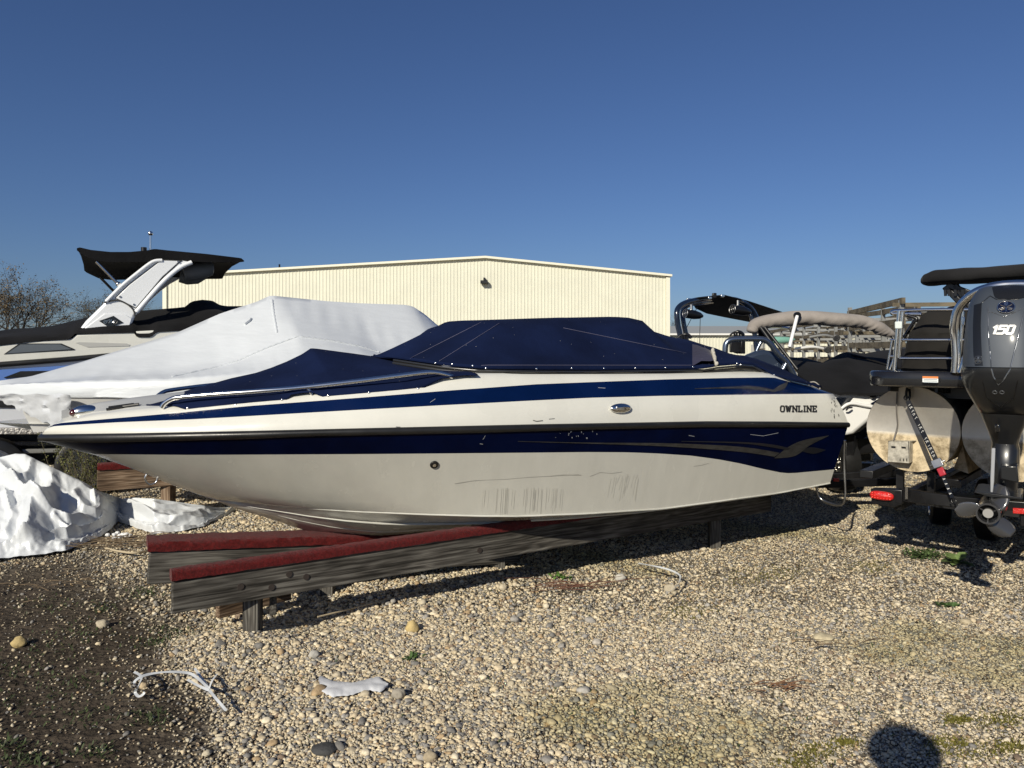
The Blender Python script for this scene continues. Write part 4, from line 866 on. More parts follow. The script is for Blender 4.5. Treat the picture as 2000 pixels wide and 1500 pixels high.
# ---------------------------------------------- white boat under black cover, right
RF = Fr(4.05, 8.5, 47.8); rb = root('covered_boat', RF.w(2, 0, 0), 'white boat with navy wedge under a black fitted cover beside the pontoon boat', 'boat')
rp2 = lambda x, y, Y: P(x, y, Y)
ax2 = Vector((.62, .78, 0))
hv = M().prism([rp2(x, y, 8.4) for x, y in ((1600, 757), (1622, 764), (1700, 765), (1735, 764), (1790, 768), (1800, 775), (1735, 800), (1700, 818), (1666, 847), (1648, 852), (1600, 812))], ax2*4.5)
hh_ = hv.build('hull', mat('bright_gelcoat', (.74, .74, .72), .25, coat=.5), rb, bev=.05, smooth=50, seg=3)  # one even bright white for this hull
m = M(); m.tube(cr([rp2(1640, 800, 8.38), rp2(1660, 788, 8.37), rp2(1690, 792, 8.37), rp2(1712, 796, 8.37)], 5), .018, 8); m.build('hull_moulding', mat('bright_gelcoat2', (.74, .74, .72), .25, coat=.5), rb, smooth=60)
M().prism([rp2(x, y, 8.38) for x, y in ((1700, 788), (1728, 772), (1735, 776), (1735, 786), (1712, 792))], ax2*.02).build('navy_wedge', NAVY, rb, smooth=0)
M().disc(rp2(1705, 773, 8.37), .035, (0, -1, .2), .02, 18).build('vent', BLKM, rb)
M().tube(cr([rp2(1653, 801, 8.34), rp2(1657, 797, 8.3), rp2(1664, 796, 8.34)], 4), .01, 6).build('lifting_eye', BLKM, rb, smooth=60)
hm = [(1558, 730, 8.6), (1575, 742, 8.5), (1605, 757, 8.36), (1640, 767, 8.33), (1660, 765, 8.33), (1690, 768, 8.33), (1735, 766, 8.33), (1780, 770, 8.33), (1830, 770, 8.33)]
rdg = [(1535, 697, 9.6), (1572, 699, 9.6), (1605, 709, 9.3), (1640, 691, 9.4), (1654, 687, 9.4), (1690, 690, 9.6), (1725, 684, 9.7), (1765, 681, 9.7), (1830, 676, 9.7)]
m = M(); rows = []
for (a, b_) in zip(hm, rdg):
    p, q = rp2(*a), rp2(*b_); rows.append([p+Vector((0, 0, -.03)), p, p.lerp(q, .3)+Vector((0, 0, .03)), p.lerp(q, .65)+Vector((0, 0, .04)), q, q+ax2*.6+Vector((0, 0, -.05)), q+ax2*2.6+Vector((0, 0, -.6))])
m.grid(rows).build('boat_cover', BLKF, rb, smooth=40)
M().tube([rp2(x, y, Y-.012) for x, y, Y in ((1654, 692, 9.38), (1690, 700, 9.2), (1730, 712, 9.05), (1770, 722, 8.9))], .012, 6).build('cover_seam', BLKF, rb)
trl2 = root('boat_trailer', RF.w(1, 0, 0), 'black trailer with a small red marker light between the two sterns', 'trailer', 'boat trailers')
for pts, Y in ((((1612, 925), (1760, 918), (1760, 932), (1612, 938)), 8.1), (((1652, 858), (1745, 812), (1760, 880), (1652, 890)), 8.9), (((1600, 880), (1700, 876), (1700, 900), (1600, 905)), 9.4), (((1652, 850), (1668, 850), (1668, 930), (1652, 930)), 8.6), (((1560, 905), (1700, 905), (1700, 948), (1560, 948)), 9.8)):
    M().prism([P(x, y, Y) for x, y in pts], (.1, .12, 0)).build('frame_rail', BLKM, trl2, bev=.01)
RED = mat('red_reflector', (.50, .012, .008), .2, coat=1, bump=.4, bscale=200)
M().box(P(1690, 925, 8.02), .075, .03, .042).build('marker_light', RED, trl2, bev=.008); M().box(P(1633, 937, 7.6), .06, .03, .035).build('marker_light', RED, trl2, bev=.008)
M().bar(P(1590, 945, 7.7), P(1760, 940, 7.7), .08, .08).build('frame_rail', BLKM, trl2, bev=.01)
wheel((P(1640, 940, 8.9).x, 8.9, .33), .33, .22, (1, .1, 0), trl2); wheel((P(1585, 940, 9.6).x, 9.6, .33), .33, .22, (1, .1, 0), trl2)
# ------------------------------------------------------------------ pontoon boat, right
PF = Fr(3.07, 5.70, 47.8); pb = root('pontoon_boat', PF.w(1.5, .8, 0), 'pontoon boat with aluminium tubes, chrome tow bar and big grey outboard at the right edge', 'boat')
E1 = Vector((PF.n, -PF.c, 0)); E2 = Vector((PF.c, PF.n, 0)); UP = Vector((0, 0, 1))
def pw(s, b_, z): return PF.w(s, b_, z)
def pa(x, y, s=-.3): return PF.ats(x, y, s)
def pb_(x, y, s=-.3): q = PF.ats(x, y, s); return PF.sb(q)[1], q.z
ALU = bpy.data.materials.new('aluminium_tube'); ALU.use_nodes = True; n = ALU.node_tree; b = n.nodes['Principled BSDF']; b.inputs['Metallic'].default_value = .85
tc = n.nodes.new('ShaderNodeTexCoord'); sx = n.nodes.new('ShaderNodeSeparateXYZ'); n.links.new(tc.outputs['Object'], sx.inputs[0])
t = n.nodes.new('ShaderNodeTexNoise'); t.inputs['Scale'].default_value = 7; t.inputs['Detail'].default_value = 9; t.inputs['Roughness'].default_value = .75; n.links.new(tc.outputs['Object'], t.inputs['Vector'])
lt = n.nodes.new('ShaderNodeMapRange'); lt.inputs[1].default_value = 1.01; lt.inputs[2].default_value = 1.04; lt.inputs[3].default_value = 1; lt.inputs[4].default_value = 0; n.links.new(sx.outputs[2], lt.inputs[0])
r = n.nodes.new('ShaderNodeValToRGB'); e = r.color_ramp.elements; e[0].position = .38; e[0].color = (.22, .17, .10, 1); e[1].position = .55; e[1].color = (.60, .50, .34, 1); n.links.new(t.outputs['Fac'], r.inputs[0])
r2 = n.nodes.new('ShaderNodeValToRGB'); e = r2.color_ramp.elements; e[0].position = .3; e[0].color = (.50, .47, .42, 1); e[1].position = .7; e[1].color = (.62, .59, .53, 1); n.links.new(t.outputs['Fac'], r2.inputs[0])
mx = n.nodes.new('ShaderNodeMix'); mx.data_type = 'RGBA'; n.links.new(lt.outputs[0], mx.inputs[0]); n.links.new(r2.outputs[0], mx.inputs[6]); n.links.new(r.outputs[0], mx.inputs[7]); n.links.new(mx.outputs[2], b.inputs['Base Color'])
mt = n.nodes.new('ShaderNodeMapRange'); mt.inputs[3].default_value = .8; mt.inputs[4].default_value = .25; n.links.new(lt.outputs[0], mt.inputs[0]); n.links.new(mt.outputs[0], b.inputs['Metallic'])
rr_ = n.nodes.new('ShaderNodeMapRange'); rr_.inputs[3].default_value = .38; rr_.inputs[4].default_value = .8; n.links.new(lt.outputs[0], rr_.inputs[0]); n.links.new(rr_.outputs[0], b.inputs['Roughness'])
TR = .325; TZ = 1.65-148/1450*5.7
def tubeobj(b_, s0=0):
    m = M(); n_ = 48; ring = lambda s, r_: [pw(s, b_+math.cos(2*math.pi*k/n_)*r_, TZ+math.sin(2*math.pi*k/n_)*r_) for k in range(n_)]
    m.grid([ring(s0+.004, TR-.006), ring(s0, TR+.002), ring(s0+.012, TR+.002), ring(s0+.014, TR-.003), ring(s0+3.5, TR-.003), ring(s0+4.6, TR-.003), ring(s0+5.4, TR*.5), ring(s0+5.6, .02)], close=True); m.cap(ring(s0+.004, TR-.006))
    # object-space z must be world z for the water line: parent origin is on the ground
    return m.build('float_tube', ALU, pb, smooth=30)
t1 = tubeobj(0); t2_ = tubeobj(.66); t3_ = tubeobj(1.75)
M().grid([[pw(-.004, math.cos(a)*TR, TZ+math.sin(a)*TR) for a in np.linspace(0, 0.01, 2)]]*2)
# bracket on tube end, cable
ab = mat('dirty_plate', (.50, .47, .40), .6, metal=.3, var=.4, vscale=20)
bx = [pa(1735, 862, -.10), pa(1775, 862, -.10), pa(1774, 905, -.10), pa(1733, 902, -.10)]
m = M().prism(bx, E2*.008); m.prism([bx[0], bx[1], bx[1]+E2*.1+E1*.03, bx[0]+E2*.1], -UP*.006); m.prism([bx[1], bx[2], bx[2]+E2*.1, bx[1]+E2*.1+E1*.0], E1*.006); brk = m.build('transducer_bracket', ab, pb, bev=.003)
for x, y, w_, h_ in ((1745, 873, .03, .012), (1765, 874, .03, .012), (1758, 898, .006, .02), (1765, 898, .006, .02), (1771, 898, .006, .02)): M().box(pa(x, y, -.104), w_, .004, h_, (E1, E2, UP)).build('slot', BLKM, brk)
M().tube(cr([pa(1752, 766, -.02), pa(1751, 800, -.015), pa(1753, 830, -.015), pa(1748, 850, -.03), pa(1745, 861, -.06)], 6), .006, 6).build('transducer_cable', mat('grey_cable', (.12, .11, .1), .6), pb, smooth=60)
M().tube(cr([pa(1772, 757, -.03), pa(1770, 770, -.04), pa(1773, 782, -.05), pa(1777, 774, -.05), pa(1776, 760, -.03)], 5), .010, 8).build('tie_ring', BLKM, pb, smooth=60)
for q in ((0, TR), (.66, TR)): M().prism([pw(.2, q[0]+.24, TZ-.30), pw(.2, q[0]+.34, TZ-.33), pw(.2, q[0]+.30, TZ-.12)], E2*3).build('lifting_strake', ALU, pb, smooth=0)
# deck platform
b0, zt = pb_(1693, 724); b1_, zb = pb_(1700, 754)
plt = M(); prf = [(0, zb+.004), (-.012, zb+.012), (-.016, (zt+zb)/2), (-.012, zt-.010), (0, zt-.001), (.05, zt), (.3, zt), (.3, zb), (.05, zb)]
rows = []
for k in range(13):
    a = math.pi/2*k/12
    rows.append([pw(-.3+.14-(.14-p_*1)*math.sin(a)*1.0, b0+.14-(.14-p_)*math.cos(a), z) for p_, z in prf])
for b_ in (.3, .6, .74): rows.append([pw(-.3+p_, b_, z) for p_, z in prf])
for k in range(1, 9): a = math.pi/2*k/8; rows.append([pw(-.3+.14-(.14-p_)*math.cos(a), .74+(.14-p_)*math.sin(a), z) for p_, z in prf])
plt.grid(rows, close=True).build('swim_platform', mat('black_platform', (.010, .010, .011), .22, coat=.5, rvar=.1), pb, smooth=50)
M().box(pw(.0, (b0+.9)/2+.02, (zt+zb)/2), .9-b0-.1, .5, (zt-zb)*.9, (E1, E2, UP)).build('platform_top', BLACKR, pb)
M().box(pw(2.9, .98, (zt+zb)/2), 2.4, 5.2, (zt-zb)*.9, (E1, E2, UP)).build('deck_floor', BLACKR, pb)
for b_ in (-.12, .2, .62): M().bar(pw(-.15, b_, zb-.01), pw(.35, b_+(.05), TZ+TR*.9), .02, .06).build('deck_brace', BLKM, pb)
for s in (.15, 1.2, 2.2): M().box(pw(s, 1.0, zb-.05), 2.1, .06, .09, (E1, E2, UP)).build('cross_member', BLKM, pb)
dcl = mat('label_white', (.75, .78, .78), .5); lb = M().box(pa(1817, 741, -.348), .10, .003, .042, (E1, E2, UP)).build('warning_label', dcl, pb)
M().box(pa(1817, 737, -.351), .10, .003, .014, (E1, E2, UP)).build('label_band', mat('label_orange', (.7, .22, .06), .5), lb)
m = M()
for i in range(3): m.box(pa(1817, 741+i*3, -.351), .085, .002, .003, (E1, E2, UP))
m.build('label_text', mat('label_ink', (.15, .2, .25), .5), lb)
# rails and gate
rt = []
def rail(pts, r=.016, s=-.1, name='rail', material=CHROME):
    return M().tube(cr([pa(x, y, s) for x, y in pts], 4) if len(pts) > 2 else [pa(x, y, s) for x, y in pts], r, 8).build(name, material, pb, smooth=60)
rail([(1757, 607), (1747, 724)], .018, name='rail_post'); rail([(1764, 609), (1756, 699)], .014, name='gate_frame'); rail([(1757, 607), (1820, 605), (1910, 605)], .013)
rail([(1761, 664), (1905, 664)], .011); rail([(1757, 700), (1905, 700)], .011); rail([(1880, 606), (1880, 630), (1872, 724)], .013, name='gate_post')
rail([(1743, 665), (1733, 722)], .010, s=.1, name='ladder_rail'); rail([(1750, 690), (1738, 722)], .009, s=.05, name='ladder_rail'); rail([(1738, 664), (1752, 664)], .009, s=.1, name='ladder_rail')
rail([(1736, 696), (1752, 696)], .009, s=.1, name='ladder_rail')
rail([(1760, 607), (1745, 608), (1742, 611), (1750, 613), (1800, 614)], .016, s=.3, name='corner_rail')
rail([(1772, 616), (1790, 622), (1788, 628)], .014, s=.2, name='brace', material=BLKM); rail([(1788, 624), (1765, 660)], .014, s=.2, name='brace', material=BLKM)
M().box(pa(1755, 635, -.13), .05, .02, .055, (E1, E2, UP)).build('gate_latch', mat('pale_plastic', (.6, .66, .64), .5), pb, bev=.006)
M().box(pa(1881, 627, -.13), .025, .02, .06, (E1, E2, UP)).build('gate_hinge', CHROME, pb, bev=.004)
tb = M().tube(cr([pa(x, y, s) for x, y, s in ((1866, 728, -.32), (1868, 700, -.32), (1866, 660, -.32), (1864, 635, -.33), (1870, 608, -.34), (1884, 588, -.36), (1908, 570, -.4), (1940, 560, -.42), (1975, 556, -.42), (2010, 556, -.42), (2050, 560, -.42), (2090, 580, -.36), (2105, 640, -.33), (2105, 728, -.32))], 7), .030, 14).build('tow_bar', CHROME, pb, smooth=60)
rail([(1899, 655), (1876, 728)], .020, s=-.35, name='tow_bar_brace'); rail([(1893, 590), (1908, 618)], .02, s=-.1, name='tow_bar_brace', material=DCHROME)
# covered seats
m = M(); rows = []
def cv(x): return float(np.interp(x, [1758, 1775, 1800, 1808, 1870, 1930], [722, 655, 616, 610, 606, 600]))
for i in range(50):
    x = 1760+i*(2050-1760)/49; tp = cv(x); r = []
    for j in range(20):
        y = 724+(tp-724)*j/19; p = pa(x, y, .06+.10*(j/19)**2); p += E2*(.04*noise.noise(Vector((x*.02, y*.022, 1)))+.016*noise.noise(Vector((x*.05, y*.06, 4)))-.03*math.exp(-((y-(648+.03*(x-1800)))/5)**2)); r.append(p)
    tpp = r[-1]; r += [tpp+E2*.15+UP*.03, tpp+E2*.8+UP*.05, tpp+E2*2.8-UP*.1, tpp+E2*3.0-UP*.7]
    rows.append(r)
m.grid(rows).build('seat_cover', fabric('charcoal_canvas', (.015, .014, .013), speck=False, sheen=.02), pb, smooth=60)
# bimini boot and frame
path = cr([pa(x, y, .9) for x, y in ((1800, 550), (1812, 547), (1832, 543), (1870, 540), (1930, 537), (2010, 532), (2090, 527))], 14); nP = len(path); rows = []; m = M()
rad = np.interp(np.linspace(0, 1, nP), [0, .05, .15, .3, 1], [.012, .035, .065, .08, .09])
for i, p in enumerate(path):
    r = []
    for k in range(24):
        a = 2*math.pi*k/24; rr = rad[i]*(1+.10*noise.noise(Vector((i*.09+k*.1, k*.25, 3)))); r.append(p+UP*(math.copysign(abs(math.cos(a))**.6, math.cos(a))*rr*.78)+E2*math.sin(a)*rr*2.2+UP*.0)
    rows.append(r)
m.grid(rows, close=True); m.cap(rows[0]); m.cap(rows[-1]); m.build('bimini_boot', fabric('soft_black_canvas', (.012, .012, .013), speck=False, sheen=.05), pb, smooth=60)
for q in (((1840, 560), (1840, 606)), ((1846, 560), (1885, 600)), ((1865, 556), (1905, 610)), ((1850, 556), (1900, 575))): M().bar(pa(*q[0], .9), pa(*q[1], .9), .06, .05).build('bimini_frame', BLKM, pb, bev=.008)
m = M()
for x in (1846, 1853, 1866, 1880): m.bar(pa(x, 566, .85), pa(x+1, 578, .85), .02, .02)
m.build('frame_clip', BLKM, pb)
M().prism([pa(x, y, .95) for x, y in ((1845, 600), (1870, 596), (1895, 582), (1960, 582), (1960, 612), (1845, 612))], E2*.4).build('helm_cover', BLKF, pb, bev=.03)
# ratchet strap holding the boat to its trailer
st = root('ratchet_strap', pa(1812, 880, -.2), 'black ratchet strap with white lettering and red handle on the pontoon boat', 'strap')
sa_, sb2, sc_ = pa(1773, 783, -.12), pa(1831, 905, -.25), pa(1860, 972, -.30)
vdir = (CAMP-sb2).normalized()
def flat(a, b_, w_, th, up): return M().bar(a, b_, w_, th, up)
flat(sa_, sb2, .036, .004, E2*-1).build('webbing', BLKM, st); flat(sb2, sc_, .024, .004, E2*-1).build('webbing', BLKM, st)
m = M(); rs = random.Random(8)
tdir = (sb2-sa_).normalized(); sd = tdir.cross(E2).normalized()
for i in range(16):
    if i in (5, 9): continue
    c = sa_.lerp(sb2, .06+.055*i)-E2*.004; m.bar(c-sd*.009+tdir*.006, c+sd*.008-tdir*.003*(i % 3), .0025, .002, E2); 
    if i % 2: m.bar(c-sd*.010-tdir*.006, c+sd*.010-tdir*.006, .003, .002, E2)
    if i % 3: m.bar(c+sd*.010-tdir*.006, c+sd*.010+tdir*.006, .002, .003, E2)
for i in range(5): c = sb2.lerp(sc_, .3+.14*i)-E2*.004; m.bar(c-sd*.008, c+sd*.008+tdir*.006, .003, .002, E2); m.bar(c-sd*.008+tdir*.008, c+sd*.008+tdir*.006, .003, .002, E2)
m.build('strap_lettering', LTR, st, smooth=0)
m = M(); m.bar(sb2-tdir*.03-sd*.0, sb2+tdir*.03, .07, .02, E2); m.tube([sb2-sd*.055, sb2+sd*.055], .008, 8); m.build('ratchet', DCHROME, st, bev=.003)
flat(sb2+tdir*.035, sb2+tdir*.095, .045, .02, E2*-1).build('ratchet_handle', mat('red_plastic', (.36, .02, .035), .4), st, bev=.006)
for a, s_ in ((sa_, 1), (sc_, -1)): M().tube(cr([a-tdir*.0*s_, a-tdir*.025*s_+sd*.014, a-tdir*.045*s_, a-tdir*.03*s_-sd*.016, a-tdir*.012*s_-sd*.012], 5), .005, 7).build('hook', BLKM, st, smooth=60)
# trailer
tl = root('boat_trailer', pw(1, .6, 0), 'black pontoon trailer with oval red tail light at the right', 'trailer', 'boat trailers')
def tbox(x0, y0, x1, y1, s, d=.06, name='frame_rail', material=BLKM, bev=.006): return M().prism([pa(x0, y0, s), pa(x1, y0+(y1-y0)*0, s), pa(x1, y1, s), pa(x0, y1, s)], E2*d).build(name, material, tl, bev=bev)
M().prism([pa(1700, 955, -.25), pa(1762, 957, -.25), pa(1762, 985, -.25), pa(1746, 992, -.25), pa(1702, 984, -.25)], E2*.1).build('light_bracket', BLKM, tl, bev=.006)
c = pa(1722, 968, -.27); m = M(); m.ell(c, .085, .025, .034, (E1, E2, UP), 24, 10, e=.75); lt_ = m.build('tail_light', RED, tl, smooth=60)
m = M()
for i in range(7):
    for j in (-1, 0, 1):
        m.ell(c-E2*.020+E1*(i-3)*.021+UP*j*.018, .007, .006, .007, (E1, E2, UP), 8, 5)
m.build('lens_dots', mat('lens_hot', (.75, .03, .02), .15, coat=1), lt_, smooth=60)
M().prism([pa(1762, 955, -.22), pa(1870, 970, -.22), pa(2060, 985, -.22), pa(2060, 1002, -.22), pa(1870, 992, -.22), pa(1762, 980, -.22)], E2*.06).build('rear_crossbar', BLKM, tl, bev=.006)
tbox(1768, 952, 1773, 975, -.26, .01, 'u_bolt', CHROME, 0)
M().prism([pa(1978, 992, -.24), pa(2030, 995, -.24), pa(2030, 1006, -.24), pa(1978, 1003, -.24)], E2*.01).build('marker_light', RED, tl, bev=.003)
for b_ in (-.05, .75): M().box(pw(2.0, b_, .52), .06, 4.4, .10, (E1, E2, UP)).build('side_rail', BLKM, tl, bev=.006)
for b_ in (-.3, .3, .95): M().box(pw(2.2, b_, .70), .10, 4.6, .06, (E1, E2, UP)).build('bunk', BLKM, tl, bev=.006)
for b_ in (-.12, .1, .5): M().box(pw(.15, b_, .60), .05, .05, .26, (E1, E2, UP)).build('upright', BLKM, tl)
M().box(pw(.5, .2, .47), .9, .5, .05, (E1, E2, UP)).build('axle_plate', BLKM, tl)
wheel((P(1835, 0, 7.15).x, 7.15, .27), .27, .17, E1*.8+E2*.25, tl); wheel(pw(1.4, .27, .27), .27, .17, E1, tl); wheel(pw(1.0, 1.2, .27), .27, .17, E1, tl)
# outboard motor -----------------------------------------------------------
ob = M(); OS = -1.15
OC = pa(1962, 700, OS); ob0, _ = PF.sb(OC)[1], 0
GUN = mat('gunmetal_paint', (.048, .058, .075), .5, metal=.15, coat=.04, spec=.3, rvar=.05); GUN2 = mat('dark_gunmetal', (.018, .019, .021), .32, metal=.4, coat=.4)
def zo(y): return H-(y-HOR)/FPX*OC.y
def hw(px): return px/FPX*OC.y
EX = Vector((1, 0, 0)); mid_dir = OC.copy(); mid_dir.z = 0; mid_dir.normalize()
YO = Vector((mid_dir.x*.75+E2.x*.25, mid_dir.y*.75+E2.y*.25, 0)).normalized(); XO = Vector((YO.y, -YO.x, 0))
def oring(y, half, dback, dfront, off=0, e=.55, n=36, cx=0):
    r = []
    for k in range(n):
        a = 2*math.pi*k/n; c_, s_ = math.cos(a), math.sin(a); x = half*math.copysign(abs(c_)**e, c_); d = (dfront if s_ > 0 else dback)*math.copysign(abs(s_)**e, s_)
        r.append(Vector((OC.x, OC.y, zo(y)))+XO*(x+hw(cx))+YO*(d+off))
    return r
lv = [(556, 30, .16, .22, .20), (557.5, 38, .20, .30, .18), (562, 45, .23, .33, .16), (575, 54, .255, .36, .13), (592, 60, .27, .38, .10), (620, 63, .28, .40, .06), (655, 66, .285, .41, .03), (690, 68, .285, .41, .01), (716, 69, .285, .41, 0)]
def cowlobj(lv, name, material, e=.6):
    m = M(); rows = [oring(y, hw(h_), db, df, o_, e) for y, h_, db, df, o_ in lv]
    # crease down the back: ridge lines
    for r in rows:
        for k, p in enumerate(r):
            a = 2*math.pi*k/36; 
    m.grid(rows, close=True); m.cap(rows[0]); m.cap(rows[-1]); return m, rows
om = root('tmp', (0, 0, 0), '', ''); bpy.data.objects.remove(om)
cm, rws = cowlobj(lv, 'outboard_motor', GUN); motor = cm.build('outboard_motor', GUN, pb, smooth=50)
CO = bvh(cm)
lv2 = [(717.5, 70, .285, .41, 0), (722, 71, .285, .41, 0), (742, 70, .28, .40, 0), (765, 62, .25, .36, .01), (790, 50, .20, .30, .03), (806, 43, .16, .26, .05)]
lm_, _ = cowlobj(lv2, 'lower_cowl', GUN2, .62); lower = lm_.build('lower_cowl', GUN2, motor, smooth=50); LC = bvh(lm_)
lv3 = [(807, 42, .155, .25, .05), (812, 40, .15, .24, .05), (845, 28, .10, .20, .07), (868, 22, .08, .18, .09), (880, 24, .10, .18, .09), (905, 24, .12, .20, .09), (945, 22, .12, .22, .09), (962, 20, .12, .24, .09)]
dm2, _ = cowlobj(lv3, 'leg', GUN2, .75); leg = dm2.build('drive_leg', GUN2, motor, smooth=50); LG = bvh(dm2)
HL = mat('raised_trim', (.16, .17, .185), .2, metal=.6, coat=.6)
# ridge lines and V panel on cowl
def line_on(pts, tree, r, name, material, par, off=.0):
    q = [hit(x, y, tree, off)[0] for x, y in pts]; q = [p for p in q if p is not None]
    if len(q) > 1: return M().tube(q, r, 6).build(name, material, par, smooth=60)
def dens(pts, n=10):
    o = []
    for a, b_ in zip(pts, pts[1:]): o += seg2(a, b_, n)[:-1]
    return o+[pts[-1]]
ribbon('cowl_crest', [(1938, 562), (1960, 559), (1990, 559), (2015, 562)], [(1941, 576), (1950, 584), (1992, 584), (2010, 576)], GUN2, motor, CO, .004, 20, 4)
line_on(dens([(1929, 600), (1931, 660), (1934, 690), (1936, 716)]), CO, .004, 'cowl_ridge', HL, motor); line_on(dens([(2003, 600), (1988, 660), (1978, 700), (1974, 716)]), CO, .004, 'cowl_ridge', HL, motor)
line_on(dens([(1928, 608), (1944, 612), (1962, 619), (1982, 610), (2000, 600)]), CO, .003, 'cowl_crease', HL, motor); line_on(dens([(1917, 592), (1934, 578), (1946, 585), (1990, 585)]), CO, .003, 'cowl_crease', GUN2, motor)
ribbon('cowl_side_panel', [(1903, 596), (1901, 640), (1902, 690), (1905, 714)][::1], [(1918, 592), (1916, 640), (1918, 690), (1920, 714)], GUN2, motor, CO, .003, 16, 3)
line_on(dens([(1936, 720), (1940, 735), (1950, 752), (1960, 742), (1974, 720)]), LC, .004, 'chin_ridge', HL, lower); line_on(dens([(1918, 742), (1926, 775), (1953, 796), (1980, 778), (1988, 742)]), LC, .003, 'chin_crease', BLKM, lower)
ribbon('chin_vent', [(1941, 741), (1950, 740), (1961, 741)], [(1944, 744), (1951, 749), (1958, 744)], mat('void_black', (.002, .002, .002), .9), lower, LC, .005, 8, 3)
for x in (1943, 1957):
    p, nr = hit(x, 766, LC, .002)
    if p is not None: t, u, k = nframe(nr); M().tube([p+(t*math.cos(2*math.pi*i/16)+u*math.sin(2*math.pi*i/16))*.010 for i in range(16)], .0025, 5, closed=True).build('bolt', HL, lower, smooth=60)
hc = [hit(1965, 601, CO, .004)]
p0, n0 = hc[0]; t, u, k = nframe(n0)
t = -t if t.dot(XO) < 0 else t; u = u if u.z > 0 else -u
M().disc(p0, .042, n0, .004, 32).build('badge', mat('badge_navy', (.003, .005, .02), .2, coat=1), motor, smooth=30)
em = emblem(lambda x, y: p0+n0*.004+t*x+u*y, .041, motor, CHROME, .0028)
p1, n1_ = hit(1911, 703, CO, .003); t1_, u1, k1 = nframe(n1_); t1_ = -t1_ if t1_.dot(XO) < 0 else t1_; u1 = u1 if u1.z > 0 else -u1
emblem(lambda x, y: p1+t1_*x+u1*y, .022, motor, HL, .0016)
text_strokes('150', lambda x, y: hit(1936+x*1.32, 652-y, CO, .0), 1.9, shear=.28, sc=2.15).build('horsepower_lettering', mat('silver_white', (.72, .72, .70), .25), motor, smooth=0)
# leg details
plane_y = OC.y
mo = lambda x, y, d=-.14: Vector((OC.x, OC.y, zo(y)))+XO*hw(x-1962)+YO*d
M().prism([mo(1948, 826, -.12), mo(1956, 826, -.12), mo(1956, 842, -.12), mo(1948, 842, -.12)], YO*.03).build('flush_port', mat('gloss_black', (.004, .004, .004), .1, coat=1), leg, bev=.006)
M().prism([mo(1943, 872), mo(1949, 872), mo(1947, 935), mo(1945, 957), mo(1941, 957), mo(1941, 930)], YO*.03).build('water_tube', mat('light_grey_paint', (.30, .31, .33), .35), leg, bev=.004)
M().prism([mo(1914, 960), mo(1922, 958), mo(1990, 961), mo(1992, 965), mo(1940, 966)], YO*.34).build('cavitation_plate', GUN2, leg, bev=.003)
M().prism([mo(1957, 905, -.13), mo(1984, 903, -.13), mo(1986, 935, -.13), mo(1957, 930, -.13)], YO*.2).build('trim_bracket', GUN2, leg, bev=.006)
gc = mo(1940, 996, .0); 
m = M().tube([mo(1946, 996, .40), mo(1945, 996, .30), mo(1942, 996, .16), mo(1940, 996, .0), mo(1939, 996, -.06)], [.02, .05, .07, .07, .066], 20); m.prism([mo(1934, 966, .0), mo(1962, 966, .02), mo(1958, 990, .0), mo(1936, 990, .0)], YO*.3); m.prism([mo(1938, 1010, .05), mo(1946, 1010, .05), mo(1945, 1056, .12), mo(1939, 1056, .12)], YO*.16+XO*.0)
m.build('gearcase', GUN2, leg, smooth=50)
pr = M(); hc_ = mo(1938, 995, -.20); ax_ = -YO
pr.grid([[hc_-ax_*d+(XO*math.cos(2*math.pi*k/28)+UP*math.sin(2*math.pi*k/28))*r_ for k in range(28)] for d, r_ in ((.14, .062), (.02, .062), (0, .060), (0, .050), (.10, .046))], close=True)
BLD = mat('propeller_paint', (.055, .055, .058), .22, coat=.7, metal=.3)
prop = pr.build('propeller', BLD, leg, smooth=50)
M().disc(hc_+YO*.03, .026, YO, .03, 20).build('prop_nut', mat('washer', (.45, .44, .42), .4, metal=.7), leg); 
m = M()
for i in range(3): a = 2*math.pi*i/3+.5; d = XO*math.cos(a)+UP*math.sin(a); m.bar(hc_+YO*.03+d*.02, hc_+YO*.03+d*.052, .006, .02, YO)
m.build('hub_spoke', BLD, leg)
def blade(ang, mt_):
    m = M(); rows = []
    rd = XO*math.cos(ang)+UP*math.sin(ang); tg = -XO*math.sin(ang)+UP*math.cos(ang)
    for i in range(13):
        q = i/12; r_ = .052+.118*q; wd = .052*math.sin(math.pi*min(1, .22+.70*q)**1.0)**.6+.012; wd *= (1 if q < .85 else max(.15, math.sqrt(max(0, 1-((q-.85)/.15)**2)))); tw = .75-.35*q
        row = []
        for j in range(9):
            v = (j/8-.5)*2; tdir2 = (tg*math.cos(tw)+YO*math.sin(tw)); row.append(hc_+YO*(.06+.03*q)+rd*r_*(1-.04*v*v)+tg*.03*q+tdir2*v*wd+YO*.012*v*v)
        rows.append(row)
    m.grid(rows); o = m.build('blade', mt_, leg, smooth=60); s_ = o.modifiers.new('th', 'SOLIDIFY'); s_.thickness = .006
blade(R(175), mat('blade_lit_paint', (.12, .125, .14), .12, coat=1, metal=.4)); blade(R(52), BLD); blade(R(-62), BLD)  # left blade's lighter colour paints in the light it catches
